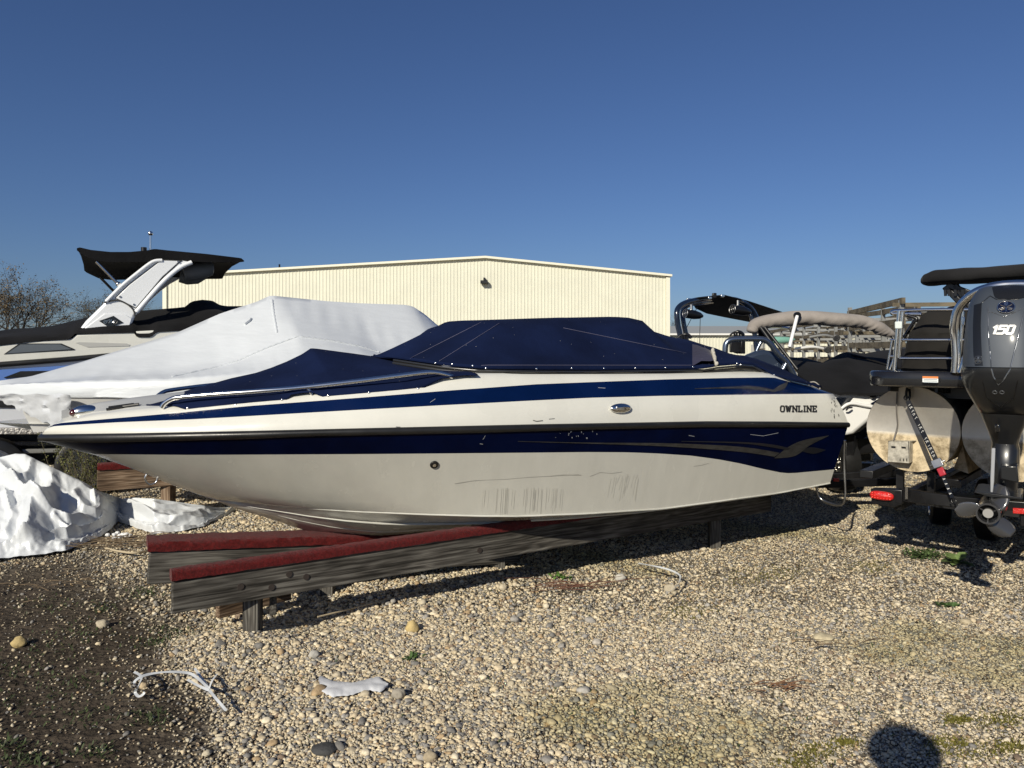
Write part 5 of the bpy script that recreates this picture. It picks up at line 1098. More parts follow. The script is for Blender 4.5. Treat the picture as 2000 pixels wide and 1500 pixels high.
# ------------------------------------------------------------------ warehouse and low shed
CRM = mat('cream_cladding', (.64, .635, .53), .5, var=.05, vscale=.8, spec=.3); CRT = mat('cream_trim', (.68, .665, .55), .5)
wh = root('warehouse', P(815, 690, 42)-Vector((0, 0, P(815, 690, 42).z)), 'long cream metal-clad warehouse with a low gable behind the boats', 'building')
def ribwall(x0, x1, Y, roof, pitch, dep, name, parent, z0=0):
    m = M(); n_ = int((x1-x0)/pitch)
    for i in range(n_):
        xa = x0+i*pitch; pts = [(0, 0), (.55, 0), (.68, -dep), (.87, -dep), (1, 0)]
        m.grid([[Vector((xa+pitch*t, Y+d, roof(xa+pitch*t))) for t, d in pts], [Vector((xa+pitch*t, Y+d, z0)) for t, d in pts]])
    return m.build(name, CRM, parent, smooth=0)
YW = 42; xw = lambda px: (px-1000)/FPX*YW; zw_ = lambda py: H-(py-HOR)/FPX*YW
roofz = lambda x: float(np.interp(x, [xw(323), xw(948), xw(1306)], [zw_(540), zw_(504), zw_(540)]))
ribwall(xw(323), xw(1304), YW, roofz, .19, .022, 'wall', wh, 0)
prof = [(xw(323)-.15, roofz(xw(323))), (xw(948), roofz(xw(948))), (xw(1306)+.15, roofz(xw(1306)))]
rf = M().prism([Vector((x, YW-.25, z-.02)) for x, z in prof]+[Vector((x, YW-.25, z+.10)) for x, z in prof[::-1]], (0, 34, 0)).build('roof', CRT, wh, smooth=0)
for x in (xw(323), xw(1304)): M().box((x, YW-.04, 3), .22, .16, 6.0-.1).build('corner_trim', CRT, wh)
M().box((xw(1306), YW+17, 2.9), .1, 34, 5.8).build('side_wall', CRM, wh); M().box((xw(322), YW+17, 2.9), .1, 34, 5.8).build('side_wall', CRM, wh)
l_ = M().box((xw(946), YW-.25, zw_(552)), .42, .35, .2).build('flood_light', BLKM, wh, bev=.03); M().box((xw(946), YW-.1, zw_(548)), .1, .25, .3).build('light_bracket', BLKM, l_)
for px_ in (535, 990, 828): 
    if px_ == 535: M().tube([(xw(px_), YW+1, zw_(530)), (xw(px_), YW+1, zw_(512))], .05, 8).build('vent_pipe', BLKM, wh)
sd_ = root('low_shed', Vector((13+6, 60, 0)), 'low cream shed with grey roof beyond the dark speaker tower', 'building')
YS = 60; xs_ = lambda px: (px-1000)/FPX*YS; zs_ = lambda py: H-(py-HOR)/FPX*YS
ribwall(xs_(1290), xs_(1760), YS, lambda x: zs_(654), .25, .04, 'wall', sd_)
M().prism([Vector((xs_(1288), YS-.3, zs_(654))), Vector((xs_(1288), YS-.3, zs_(652))), Vector((xs_(1288), YS+9, zs_(652)+.95)), Vector((xs_(1288), YS+18, zs_(652))), Vector((xs_(1288), YS+18, zs_(654)))], (xs_(1762)-xs_(1288), 0, 0)).build('roof', mat('grey_roof', (.33, .34, .33), .6), sd_, smooth=0)
M().box(((xs_(1288)+xs_(1762))/2, YS-.34, zs_(653)), xs_(1762)-xs_(1288), .06, .14).build('fascia', mat('white_trim', (.7, .7, .68), .5), sd_)
for px_ in (1300,): M().box((xs_(1480), YS-.03, 1.2), 1.1, .06, 2.3).build('door', mat('door_grey', (.35, .35, .33), .6), sd_)
# ------------------------------------------------------------------ boat storage rack
TIMB = mat('rack_timber', (.15, .125, .085), .9, var=.5, vscale=3, stretch=(1, 1, 1)); GALV = mat('galvanised_post', (.27, .275, .27), .5, metal=.2, var=.2, vscale=2)
sr = root('storage_rack', (16, 30, 0), 'tall galvanised boat storage rack with timber rails beyond the grey bimini', 'storage rack')
rs = random.Random(12)
for li, ((px0, Y0), (px1, Y1)) in enumerate((((1790, 21), (1478, 50)), ((1850, 25), (1530, 52)), ((1900, 29), (1600, 54)), ((1760, 18.5), (1660, 24)))):
    A_ = Vector(((px0-1000)/FPX*Y0, Y0, 0)); B_ = Vector(((px1-1000)/FPX*Y1, Y1, 0)); Ln = (B_-A_).length; dr = (B_-A_)/Ln; nr_ = Vector((dr.y, -dr.x, 0))
    if nr_.x < 0: nr_ = -nr_
    n_ = int(Ln/2.9)
    for i in range(0, n_+1):
        q = A_+dr*(Ln*i/max(1, n_)); zt_ = 3.05-.02*i+rs.uniform(-.1, .1); M().box((q.x, q.y, zt_/2), .10, .10, zt_).build('post', GALV, sr)
        for lev in range(5):
            if (i+lev) % 2: continue
            z = .78+lev*.55; M().bar((q.x-nr_.x*.2, q.y-nr_.y*.2, z-.12), (q.x+nr_.x*2.1, q.y+nr_.y*2.1, z-.12+rs.uniform(-.03, .03)), .05, .10).build('cross_rail', GALV if rs.random() < .6 else TIMB, sr)
    for lev in range(5):
        z = .78+lev*.55
        for off in (0, 1.7):
            o_ = nr_*off; m = M(); i = 0
            while i < n_:
                if rs.random() < .88: a = A_+o_+dr*(Ln*i/n_-.2)+Vector((0, 0, z+rs.uniform(-.04, .04))); b_ = A_+o_+dr*(Ln*(i+1)/n_+.2)+Vector((0, 0, z+rs.uniform(-.04, .04))); M().bar(a, b_, .09, .15).build('timber_rail', TIMB, sr)
                i += 1
# small craft stored on the rack
def trail(x, y, Y, L_, label, colr):
    c = P(x, y, Y); r_ = root('stored_trailer', c, label, 'trailer', 'small trailers on the storage rack'); m = M(); m.tube(cr([c+Vector((-L_/2, 0, .05)), c+Vector((0, 0, .12)), c+Vector((L_/2, .2, -.02))], 5), .05, 7); m.build('tongue', colr, r_, smooth=60)
    wheel(c+Vector((L_*.35, 0, .02)), .13, .10, (.3, 1, 0), r_, rimmat=BLKM)
trail(1518, 645, 26, 1.6, 'small silver trailer stored on the top of the rack left of the white bimini strut', CHROME); trail(1590, 684, 27, 1.4, 'small white trailer stored low on the rack right of the white bimini strut', LTR); trail(1612, 661, 28, 1.2, 'small grey trailer stored mid height between two rack posts', GALV)
tc_ = P(1522, 664, 26); k_ = root('stored_canoe', tc_, 'pale green canoe lying on the storage rack', 'canoe'); M().tube([tc_+Vector((-.5, 0, 0)), tc_+Vector((-.35, 0, 0)), tc_, tc_+Vector((.4, 0, 0)), tc_+Vector((.55, 0, .02))], [.02, .1, .13, .1, .02], 10).build('hull', mat('pale_green', (.16, .34, .28), .4), k_, smooth=60); M().box(tc_+Vector((0, 0, .1)), .2, .12, .03).build('seat', WOODB, k_)
# ------------------------------------------------------------------ bare trees
BARK = mat('bark', (.055, .045, .035), .9, var=.4, vscale=4); BUD = tintmat('spring_buds', .8, .1, 0)
def tree(base, h, spread, seed, label, leafn, levels=6, leafcol=(.10, .10, .045), tr0=.16, group='bare trees on the skyline'):
    rs = random.Random(seed); m = M(); tips = []
    r_ = root('bare_tree', base, label, 'tree', group)
    def grow(p, d, ln, r0, lv):
        n_ = 4; pts = [p.copy()]; dd_ = d.copy()
        for i in range(n_):
            dd_ = (dd_+Vector((rs.gauss(0, .13), rs.gauss(0, .13), rs.gauss(.02, .09)))).normalized(); pts.append(pts[-1]+dd_*ln/n_)
        m.tube(pts, [r0*(1-.45*i/n_) for i in range(n_+1)], 4 if lv > 1 else 7, caps=False)
        if lv >= 3: tips.extend(pts[1:])
        if lv >= levels: return
        for k in range(rs.choice((2, 3, 3, 4)) if lv else 5):
            a = rs.uniform(0, 2*math.pi); sp_ = rs.uniform(.35, .85)*spread; o = dd_.orthogonal().normalized(); q = dd_.cross(o)
            nd = (dd_*math.cos(sp_)+(o*math.cos(a)+q*math.sin(a))*math.sin(sp_)+Vector((0, 0, .08))).normalized()
            at_ = pts[rs.choice((2, 3, 4, 4))] if lv else pts[rs.choice((3, 4, 4))]
            grow(at_, nd, ln*rs.uniform(.62, .85), r0*.52, lv+1)
    grow(Vector(base), Vector((0, 0, 1)), h*.26, tr0, 0)
    m.build('trunk', BARK, r_, smooth=0, weld=False)
    if leafn:
        T = np.array([t[:] for t in tips]); idx = rng.integers(0, len(T), leafn); c = T[idx]+rng.normal(0, .12, (leafn, 3)); s = rng.uniform(.03, .07, leafn)
        bv = np.array([(-1, 0, 0), (0, -.6, .2), (1, 0, 0), (0, .6, -.2)]); V = np.einsum('nij,nvj->nvi', rots(leafn, 1.0), bv[None]*s[:, None, None])+c[:, None, :]-np.array(base)
        col_ = np.clip(np.array(leafcol)*rng.uniform(.5, 1.7, (leafn, 1)), 0, 1); o = scatter_mesh('crown', bv, [(0, 1, 2, 3)], V, col_, BUD); o.parent = r_
tree((-29.9, 45, 0), 7.6, 1.05, 4, 'spreading bare tree with first buds, right of the two at the left edge', 2600, 6, (.13, .10, .06))
tree((-35.2, 50, 0), 8.4, 1.05, 9, 'bare budding tree cut by the left edge of the photo', 2600, 6, (.13, .10, .06))
tree((-28.6, 52, 0), 8.2, 1.1, 21, 'bare grey tree left of the white tower leg, under its canopy strut', 1500, 6, (.09, .08, .05))
tree((-33.5, 66, 0), 9.0, 1.0, 33, 'bare grey twigs seen between the white tower leg and the warehouse', 900, 6, (.09, .08, .05))
tree((16.5, 75, 0), 8.0, .9, 17, 'thin bare tree just right of the warehouse corner', 0, 6, tr0=.14)
tree((32, 110, 0), 7.2, .9, 41, 'tiny distant tree above the low shed roof', 1200, 5, (.05, .06, .04))
def bush(c, rx, ry, rz, n_, label, colr, size, cat='bush', name='bush'):
    d = rng.normal(0, 1, (n_, 3)); d /= np.linalg.norm(d, axis=1)[:, None]; rad_ = rng.uniform(.3, 1, n_)**.5; lump = 1+.25*np.sin(d[:, 0]*7+c[0])*np.sin(d[:, 2]*6+c[1])
    pts = d*rad_[:, None]*lump[:, None]*np.array([rx, ry, rz]); pts[:, 2] = np.abs(pts[:, 2]); s = rng.uniform(.6, 1.3, n_)*size
    bv = np.array([(-1, 0, 0), (0, -.6, .3), (1, 0, 0), (0, .6, -.2)]); V = np.einsum('nij,nvj->nvi', rots(n_, 1.2), bv[None]*s[:, None, None])+pts[:, None, :]+np.array(c)
    o = scatter_mesh(name, bv, [(0, 1, 2, 3)], V, np.clip(np.array(colr)*rng.uniform(.5, 1.6, (n_, 1)), 0, 1), BUD); return tag(o, label, cat)
bush((-31.5, 42, 0), 4.5, 1.5, 2.9, 9000, 'dark green shrubbery below the left edge tree', (.035, .042, .016), .10)
bush((-26.6, 44, 0), 2.6, 1.2, 2.5, 5000, 'low olive bush left of the tower pedestal', (.06, .07, .02), .08)
# ------------------------------------------------------------------ heap of discarded shrink wrap, left
def crease(q, f, sd):
    v = 0
    for i in range(4):
        a = sd+i*1.3; v += abs(math.sin((q.x*math.cos(a)+q.y*math.sin(a)+.35*noise.noise(q*.9+Vector((i, 0, sd))))*f*(1+.35*i)+i*2))*(.5 if i else 1)
    return v
def hsh(i, j, k): v = math.sin(i*127.1+j*311.7+k*74.7)*43758.5453; return v-math.floor(v)
def facet(u, v, k):                          # piecewise-flat folds
    u += .35*noise.noise(Vector((u*.8, v*.8, k))); v += .35*noise.noise(Vector((u*.8, v*.8, k+9)))
    i, j = math.floor(u), math.floor(v); a, b_ = u-i, v-j; h = lambda x, y: hsh(i+x, j+y, k)-.5
    if hsh(i, j, k+5) > .5:
        return h(0, 0)+(h(1, 0)-h(0, 0))*a+(h(1, 1)-h(1, 0))*b_ if a > b_ else h(0, 0)+(h(0, 1)-h(0, 0))*b_+(h(1, 1)-h(0, 1))*a
    return h(0, 0)+(h(1, 0)-h(0, 0))*a+(h(0, 1)-h(0, 0))*b_ if a+b_ < 1 else h(1, 1)+(h(0, 1)-h(1, 1))*(1-a)+(h(1, 0)-h(1, 1))*(1-b_)
fr_b = lin([(-160, 1118), (0, 1094), (70, 1088), (130, 1080), (200, 1050), (215, 1040), (232, 1022), (300, 1046), (360, 1040), (400, 1030), (440, 1012), (462, 1001)])
bk_t = lin([(-160, 905), (-40, 893), (0, 893), (30, 886), (50, 887), (75, 900), (130, 926), (165, 942), (188, 957), (215, 966), (240, 974), (262, 972), (300, 974), (380, 985), (430, 992), (462, 1000)])
hgt = lambda x: float(np.interp(x, [-160, 0, 60, 130, 190, 232, 300, 400, 462], [.62, .66, .66, .50, .34, .18, .20, .14, .02]))
RDG = [([(75, 974), (66, 1010), (58, 1052)], .20, 40), ([(45, 886), (100, 915), (155, 940), (185, 968), (208, 1002)], .13, 26), ([(-30, 890), (0, 905), (50, 955), (110, 1002), (165, 1012)], .12, 17), ([(-120, 1098), (0, 1072), (120, 1038), (226, 1014)], .11, 13),
 ([(190, 972), (215, 998), (280, 1030), (330, 1034)], .10, 16), ([(246, 974), (300, 1002), (345, 1012), (392, 1004)], .09, 13), ([(100, 930), (92, 985)], .10, 20), ([(140, 955), (168, 990), (205, 1012)], .09, 15), ([(12, 958), (28, 1012), (10, 1040)], .11, 15),
 ([(298, 978), (380, 992), (450, 1003)], .05, 8), ([(-100, 900), (-60, 980), (-80, 1060)], .15, 35), ([(110, 1010), (150, 1036)], .07, 10), ([(325, 1022), (360, 1014), (420, 1012)], .06, 9), ([(60, 905), (30, 930), (-10, 935)], .08, 14)]
def ridges(x, y):
    v = 0
    for pl, am, wd in RDG:
        best = 1e9
        for (x0, y0), (x1, y1) in zip(pl, pl[1:]):
            dx, dy = x1-x0, (y1-y0)*1.5; t = max(0, min(1, ((x-x0)*dx+(y-y0)*1.5*dy)/(dx*dx+dy*dy))); best = min(best, math.hypot(x-x0-dx*t, (y-y0)*1.5-dy*t))
        v += am*max(0, 1-best/wd)**1.15
    return v
m = M(); rows = []; NI, NJ = 260, 110
for i in range(NI+1):
    x = -160+622*i/NI; g0 = G(x, fr_b(x)); h_ = hgt(x); zt_ = max(.03, h_*1.0)
    Yc = max(float(np.interp(x, [-160, 0, 130, 190, 232, 300, 400, 462], [6.9, 6.9, 6.85, 6.95, 7.3, 7.1, 7.4, 7.86])), g0.y+.05)
    cst = P(x, bk_t(x), Yc); r = []
    for j in range(NJ+1):
        t = j/NJ
        if t < .8:
            k = t/.8; p = g0.lerp(cst, k); p.z = g0.z+(cst.z-g0.z)*(1-(1-k)**1.9)*1.0 if k < 1 else cst.z
            p.z = g0.z+(cst.z-g0.z)*(.25*math.sin(k*math.pi/2)+.75*k**1.1)
        else:
            k = (t-.8)/.2; p = cst+Vector((0, .35*k, -cst.z*k))
        env = math.sin(math.pi*min(1, t/.8))**.5 if t < .8 else 0
        amp = (.045+.17*max(0, cst.z))*env*min(1, (470-x)/60)
        q = Vector((p.x, p.y*1.1, 0))
        fu, fv = x*.016+t*1.5, t*3.4-x*.008; pxx, pyy = pix(p); wx = 7*noise.noise(Vector((x*.03, t*4, 1))); d = (ridges(pxx+wx, pyy+wx)*.72-.03)*min(1, env*1.3)*min(1, (480-x)/70)+facet(fu*.8, fv*.8, 1)*.6*amp+facet(fu*1.9+3, fv*2.0, 2)*.35*amp+.12*amp*facet(fu*6+1, fv*5, 3)*(1 if noise.noise(p*1.3) > 0 else .2)+noise.noise(p*16)*.003*env
        edge = math.exp(-((t-.07)/.07)**2); d += edge*(.065+.03*noise.noise(p*9)+.02*noise.noise(p*26))
        p = p+Vector((0, -.45*d, .9*d)); p.z = max(p.z, .004+gz(p.x, p.y)); r.append(p)
    rows.append(r)
m.grid(rows); heap = m.build('discarded_shrink_wrap', mat('crumpled_white_film', (.60, .625, .65), .38, coat=.2, bump=.5, bscale=9, bdist=.02), None, smooth=62); tag(heap, 'crumpled heap of white shrink wrap lying on the gravel at the left', 'plastic sheeting')
# ------------------------------------------------------------------ litter, stones, plants
TAPE = mat('white_strapping', (.50, .52, .54), .4)
def strap(pts, w_, label, name='plastic_strap', z=.05, wave=.012):
    m = M(); q = cr([G(x, y, z+h_) for x, y, h_ in pts], 8); n_ = len(q)
    L1, L2 = [], []
    for i, p in enumerate(q):
        t = q[min(i+1, n_-1)]-q[max(i-1, 0)]; sd = Vector((t.y, -t.x, 0)).normalized(); up = Vector((0, 0, 1)); tw = -.55+.25*math.sin(i*.3)
        s = sd*math.cos(tw)+up*math.sin(tw); L1.append(p+s*w_/2); L2.append(p-s*w_/2)
    m.grid([[a, b_] for a, b_ in zip(L1, L2)]); return m
m1 = strap([(262, 1312, .0), (276, 1322, .02), (270, 1340, .03), (264, 1352, .0), (272, 1360, 0), (282, 1350, .02), (262, 1335, .06), (275, 1322, .08), (300, 1315, .08), (335, 1312, .08), (370, 1315, .06), (390, 1328, .04), (408, 1345, .01)], .013, '')
for br_ in ([(380, 1305, .03), (392, 1322, .03), (402, 1336, .02), (408, 1347, .01)], [(366, 1327, .01), (385, 1338, .01), (408, 1348, .01)], [(424, 1316, .05), (414, 1330, .04), (408, 1347, .01)], [(408, 1347, .01), (420, 1362, .01), (432, 1376, .0), (442, 1388, .0)]):
    q = strap(br_, .012, ''); o = len(m1.v); m1.v += q.v; m1.f += [tuple(i+o for i in f) for f in q.f]; m1.m += q.m
o = m1.build('plastic_strap', TAPE, None, smooth=60); tag(o, 'white plastic strap knotted and curled on the bare earth, lower left', 'strap', 'white strapping scraps')
m2 = strap([(1247, 1100, .01), (1275, 1105, .03), (1305, 1112, .03), (1326, 1122, .02), (1328, 1132, .01), (1318, 1148, 0), (1300, 1160, 0)], .014, ''); tag(m2.build('plastic_strap', TAPE, None, smooth=60), 'thin white strap curved on gravel near the boat shadow', 'strap', 'white strapping scraps')
def scrap(pts, label, name, h=.014, n_=16):
    xs0 = min(p[0] for p in pts); xs1 = max(p[0] for p in pts)
    up = lin(sorted([p for p in pts if p[2]], key=lambda p: p[0]) and [(p[0], p[1]) for p in sorted([p for p in pts if p[2]])]); lo = lin([(p[0], p[1]) for p in sorted([p for p in pts if not p[2]])])
    m = M(); rows = []
    for i in range(n_*3+1):
        x = xs0+(xs1-xs0)*i/(n_*3); r = []
        for j in range(n_+1):
            y = lo(x)+(up(x)-lo(x))*j/n_; x2 = x+3*noise.noise(Vector((x*.1, y*.2, 2))); g = G(x2, y+3*noise.noise(Vector((x*.12, y*.1, 7))), .01); e_ = math.sin(math.pi*j/n_)
            g.z += h*(e_**.6)*(.3+.6*crease(g, 20, 1)*.5)+.012; r.append(g)
        rows.append(r)
    return m.grid(rows)
m = scrap([(627, 1325, 1), (650, 1335, 1), (688, 1338, 1), (728, 1328, 1), (742, 1326, 1), (758, 1342, 1), (623, 1352, 0), (650, 1366, 0), (688, 1362, 0), (720, 1352, 0), (745, 1358, 0), (758, 1344, 0)], '', 'plastic_scrap')
tag(m.build('plastic_scrap', mat('white_scrap', (.6, .61, .63), .6), None, smooth=30), 'torn piece of white plastic lying on the foreground gravel', 'plastic scrap')
m = M(); g = G(242, 1048, .02)
for i in range(14): m.ell(g+Vector((rng.normal(0, .05), rng.normal(0, .03), rng.uniform(0, .03))), .022, .018, .016, None, 7, 5)
tag(m.build('foam_scrap', mat('foam_white', (.7, .7, .7), .9), None, smooth=20), 'small lump of white foam between the plastic heap and the bunk', 'foam scrap')
STN = {}
def stone(px_, py_, wpx, hpx, colr, label, seed=0):
    g = G(px_, py_+hpx*.4); r_ = wpx/2/FPX*g.y; rz = hpx/2/FPX*g.y*1.1; v, f = ico(3); 
    vs = [Vector((x*r_, y*r_*.8, z*rz))*(1+.22*noise.noise(Vector((x*1.6+seed, y*1.6, z*1.6)))+.05*noise.noise(Vector((x*5+seed, y*5, z*5)))) for x, y, z in v]
    m = M(); m.add([p+g+Vector((0, 0, rz*.6+gz(g.x, g.y))) for p in vs], f)
    mt_ = mat('stone_surface', colr, .85, var=.3, vscale=18, bump=.6, bscale=60, bdist=.006); tag(m.build('stone', mt_, None, smooth=50), label, 'stone', 'loose stones lying on the ground')
YL = (.50, .38, .17); CRE = (.52, .45, .33)
for a in ((37, 1246, 28, 20, YL, 'round yellow stone on bare earth at the left edge'), (805, 1226, 26, 24, YL, 'yellow angular stone on gravel below the middle of the boat'), (1608, 1238, 40, 15, (.52, .45, .30), 'flat cream stone in the right foreground gravel'),
          (200, 1216, 24, 16, CRE, 'pale stone at the earth edge left of the bunk post'), (280, 1341, 14, 13, (.45, .35, .22), 'tan pebble inside the loop of the white strap'), (778, 1352, 26, 22, (.30, .27, .22), 'brown grey stone right of the white plastic scrap'),
          (982, 1145, 16, 12, CRE, 'small pale stone at the edge of the boat shadow'), (1212, 1120, 22, 16, (.45, .43, .38), 'grey stone right of the green seedling'), (614, 1286, 22, 15, (.46, .44, .40), 'smooth grey stone right of the bunk post'),
          (635, 1456, 52, 16, (.05, .05, .05), 'flat black slate shard at the bottom, left of centre'), (1308, 1143, 22, 18, CRE, 'cream lump enclosed by the thin curved strap'), (1166, 1247, 18, 12, (.48, .44, .38), 'pale stone in the middle of the open gravel'), (840, 1482, 28, 20, (.40, .33, .22), 'tan stone at the bottom edge of the gravel'), (1140, 1349, 28, 12, (.5, .47, .42), 'flat pale stone in the centre foreground'), (1886, 1212, 22, 11, (.50, .42, .28), 'cream stone in gravel below the broadleaf rosette')): stone(*a[:6], seed=a[0])
GRN = tintmat('leaf_green', .6, .3, 0)
LF = np.array([(0, 0, 0), (.30, .35, .06), (.26, .75, .05), (0, 1, 0), (-.26, .75, .05), (-.30, .35, .06), (0, .5, 0)]); LFf = [(0, 1, 6), (1, 2, 6), (2, 3, 6), (3, 4, 6), (4, 5, 6), (5, 0, 6)]
def leaves(c, n_, ln, wd, tilt, spread, colr, label, name='weed', cat='weed', kind=None, cr_=0, hr=0):
    a = rng.uniform(0, 2*np.pi, n_) if n_ > 16 else np.arange(n_)*2.4; el = rng.uniform(*tilt, n_); s = ln*rng.uniform(.6, 1.15, n_); V = LF[None]*np.stack([wd*s, s, s], -1)[:, None, :]
    ce, se = np.cos(el), np.sin(el); y, z = V[:, :, 1]*ce[:, None]-V[:, :, 2]*se[:, None], V[:, :, 1]*se[:, None]+V[:, :, 2]*ce[:, None]; z = z-.25*(V[:, :, 1]**2)/s[:, None]
    ca, sa2 = np.cos(a), np.sin(a); W = np.stack([V[:, :, 0]*ca[:, None]-y*sa2[:, None], V[:, :, 0]*sa2[:, None]+y*ca[:, None], z], -1)
    cx = rng.normal(0, 1, n_)*spread[0]; cy = rng.normal(0, 1, n_)*spread[1]; cz = rng.uniform(0, 1, n_)*hr
    W[:, :, 0] += (c[0]+cx)[:, None]; W[:, :, 1] += (c[1]+cy)[:, None]; W[:, :, 2] += (.006+gz(c[0]+cx, c[1]+cy)+cz)[:, None]
    o = scatter_mesh(name, LF, LFf, W, np.clip(np.array(colr)*rng.uniform(.65, 1.4, (n_, 1)), 0, 1), GRN); return tag(o, label, cat, kind=kind)
g = G(1866, 1100); leaves(g, 15, .15, .85, (.25, .8), (.008, .008), (.14, .20, .07), 'broadleaf rosette plant on gravel at the right', 'rosette_plant', 'plant')
g = G(1802, 1088); leaves(g, 420, .028, 1.1, (.2, 1.2), (.075, .05), (.065, .10, .035), 'low dark green ground plant left of the rosette', 'creeping_plant', 'plant', hr=.05)
g = G(1850, 1180); leaves(g, 26, .055, .7, (.2, .8), (.02, .02), (.07, .12, .04), 'small green weed below the rosette plant', 'weed', 'weed')
g = G(1098, 1126); leaves(g, 40, .04, .9, (.3, 1.1), (.035, .02), (.10, .19, .04), 'bright green seedling at the boat shadow edge', 'weed', 'weed', hr=.03)
g = G(806, 1284); leaves(g, 26, .05, .5, (.3, 1.1), (.02, .02), (.06, .11, .03), 'grassy weed in gravel right of the bunk post', 'weed', 'weed')
# loose weeds and moss over earth and gravel
def patch(n_, fn, ln, wd, colr, label, tilt=(.1, 1.0), name='ground_weeds'):
    C = np.array([fn() for _ in range(n_)]); a = rng.uniform(0, 2*np.pi, n_); el = rng.uniform(*tilt, n_); s = ln*rng.uniform(.5, 1.4, n_); V = LF[None]*np.stack([wd*s, s, s], -1)[:, None, :]
    ce, se = np.cos(el), np.sin(el); y, z = V[:, :, 1]*ce[:, None], V[:, :, 1]*se[:, None]; ca, s2 = np.cos(a), np.sin(a)
    W = np.stack([V[:, :, 0]*ca[:, None]-y*s2[:, None]+C[:, 0:1], V[:, :, 0]*s2[:, None]+y*ca[:, None]+C[:, 1:2], z+(.004+gz(C[:, 0], C[:, 1]))[:, None]], -1)
    o = scatter_mesh(name, LF, LFf, W, np.clip(np.array(colr)*rng.uniform(.6, 1.5, (n_, 1)), 0, 1), GRN); tag(o, label, 'weeds', kind='stuff')
wc = [(30, 1300, 40), (110, 1260, 45), (60, 1360, 60), (150, 1330, 40), (170, 1400, 40), (20, 1450, 30), (290, 1410, 25), (90, 1180, 35), (160, 1230, 30), (200, 1190, 18), (330, 1230, 25), (280, 1160, 20), (60, 1480, 30), (190, 1470, 25), (300, 1260, 22)]
def wf():
    a = random.choice(wc); px_ = random.gauss(a[0], a[2]); py_ = random.gauss(a[1], a[2]*.35); g = G(px_, max(1105, py_)); return (g.x, g.y)
patch(1700, wf, .022, .5, (.045, .062, .022), 'small green weeds sprouting over the bare earth at lower left')
def wg():
    px_ = random.uniform(450, 1990); py_ = random.gauss(random.choice((1190, 1260, 1330, 1400, 1240)), 40); g = G(px_+60*math.sin(py_*.05), min(1490, max(1110, py_))); return (g.x, g.y)
patch(1500, wg, .016, .5, (.05, .075, .025), 'scattered sprigs of green growing through the gravel')
mc = [(1600, 1455, 26), (1560, 1478, 26), (1650, 1440, 14), (1880, 1460, 40), (1960, 1400, 30), (1850, 1440, 22), (1980, 1450, 25), (1870, 1395, 14), (1530, 1120, 30), (1450, 1130, 40), (1700, 1110, 25), (1340, 1190, 30)]
def mf_():
    a = random.choice(mc); g = G(random.gauss(a[0], a[2]), random.gauss(a[1], a[2]*.3)); return (g.x, g.y)
patch(6500, mf_, .009, .9, (.12, .11, .02), 'yellow green moss patches in the right foreground gravel', (.4, 1.5), 'moss')
# twigs and dead stems
TWG = mat('dry_twig', (.14, .10, .06), .9)
def twigs(cx, cy, n_, ln, label, sp=.12, up=.03, seed=1, col=TWG):
    rs = random.Random(seed); m = M(); c = G(cx, cy)
    for i in range(n_):
        a = rs.uniform(-.5, .5)+(math.pi if rs.random() < .5 else 0); p = c+Vector((rs.gauss(0, sp*2), rs.gauss(0, sp), .012+rs.random()*up)); d = Vector((math.cos(a), math.sin(a)*.7, rs.uniform(-.05, .15)))
        l_ = ln*rs.uniform(.4, 1.2); m.tube([p, p+d*l_*.5+Vector((0, rs.gauss(0, .012), .01)), p+d*l_], [.003, .0025, .001], 4, caps=False)
    return tag(m.build('dry_twigs', col, None, smooth=0, weld=False), label, 'twigs', kind='stuff')
twigs(235, 1066, 70, .3, 'dry brown twigs between the plastic heap and the bunks'); twigs(1120, 1150, 16, .4, 'dry stems on gravel beside the boat shadow', .06, .01, 2, mat('red_stem', (.12, .05, .03), .9)); twigs(1600, 1255, 8, .2, 'few dry stems around the flat cream stone', .05, .01, 3); twigs(1520, 1345, 18, .12, 'tuft of dry roots in the right gravel', .03, .01, 6, mat('root_brown', (.16, .08, .04), .9)); twigs(110, 1150, 26, .14, 'dead grass stalks on the earth at left', .2, .05, 7)
STK = mat('pale_stick', (.40, .33, .22), .8)
tag(M().tube(cr([G(205, 1070, .02), G(228, 1076, .03), G(262, 1080, .03), G(290, 1075, .02)], 5), .009, 6).build('stick', STK, None, smooth=60), 'pale bare stick lying left of the red carpeted bunk', 'stick')
tag(M().tube(cr([G(620, 1205, .02), G(700, 1185, .02), G(800, 1160, .02), G(850, 1140, .02)], 5), .005, 5).build('stick', STK, None, smooth=60), 'thin yellow reed on the gravel under the near bunk', 'stick')
# shrub behind the bow
rs = random.Random(77); m = M(); bs = Vector((P(150, 900, 8.0).x, 8.0, 0)); tips = []
sh = root('leggy_shrub', bs, 'straggly green shrub growing up behind the white bow', 'shrub')
for i in range(30):
    p = bs+Vector((rs.uniform(-.1, .35), rs.uniform(-.15, .15), 0)); tx = rs.uniform(-.3, .3); hh_ = rs.uniform(.4, .85); 
    if i < 4: tx = -.30-.05*i; hh_ = 1.0+.05*i
    q = p+Vector((tx, rs.uniform(-.1, .1), hh_)); pts = cr([p, p.lerp(q, .5)+Vector((tx*.1, 0, .06)), q], 5); m.tube(pts, [.005]*6+[.003]*5, 4, caps=False); tips += pts[4:]
m.build('stems', mat('stem_brown', (.10, .085, .05), .9), sh, smooth=0, weld=False)
T = np.array([t[:] for t in tips]); n_ = 2200; idx = rng.integers(0, len(T), n_); s = rng.uniform(.012, .03, n_); V = np.einsum('nij,nvj->nvi', rots(n_, 1.0), LF[None]*np.stack([s*.7, s, s], -1)[:, None, :])+(T[idx]+rng.normal(0, .02, (n_, 3)))[:, None, :]-np.array(bs)
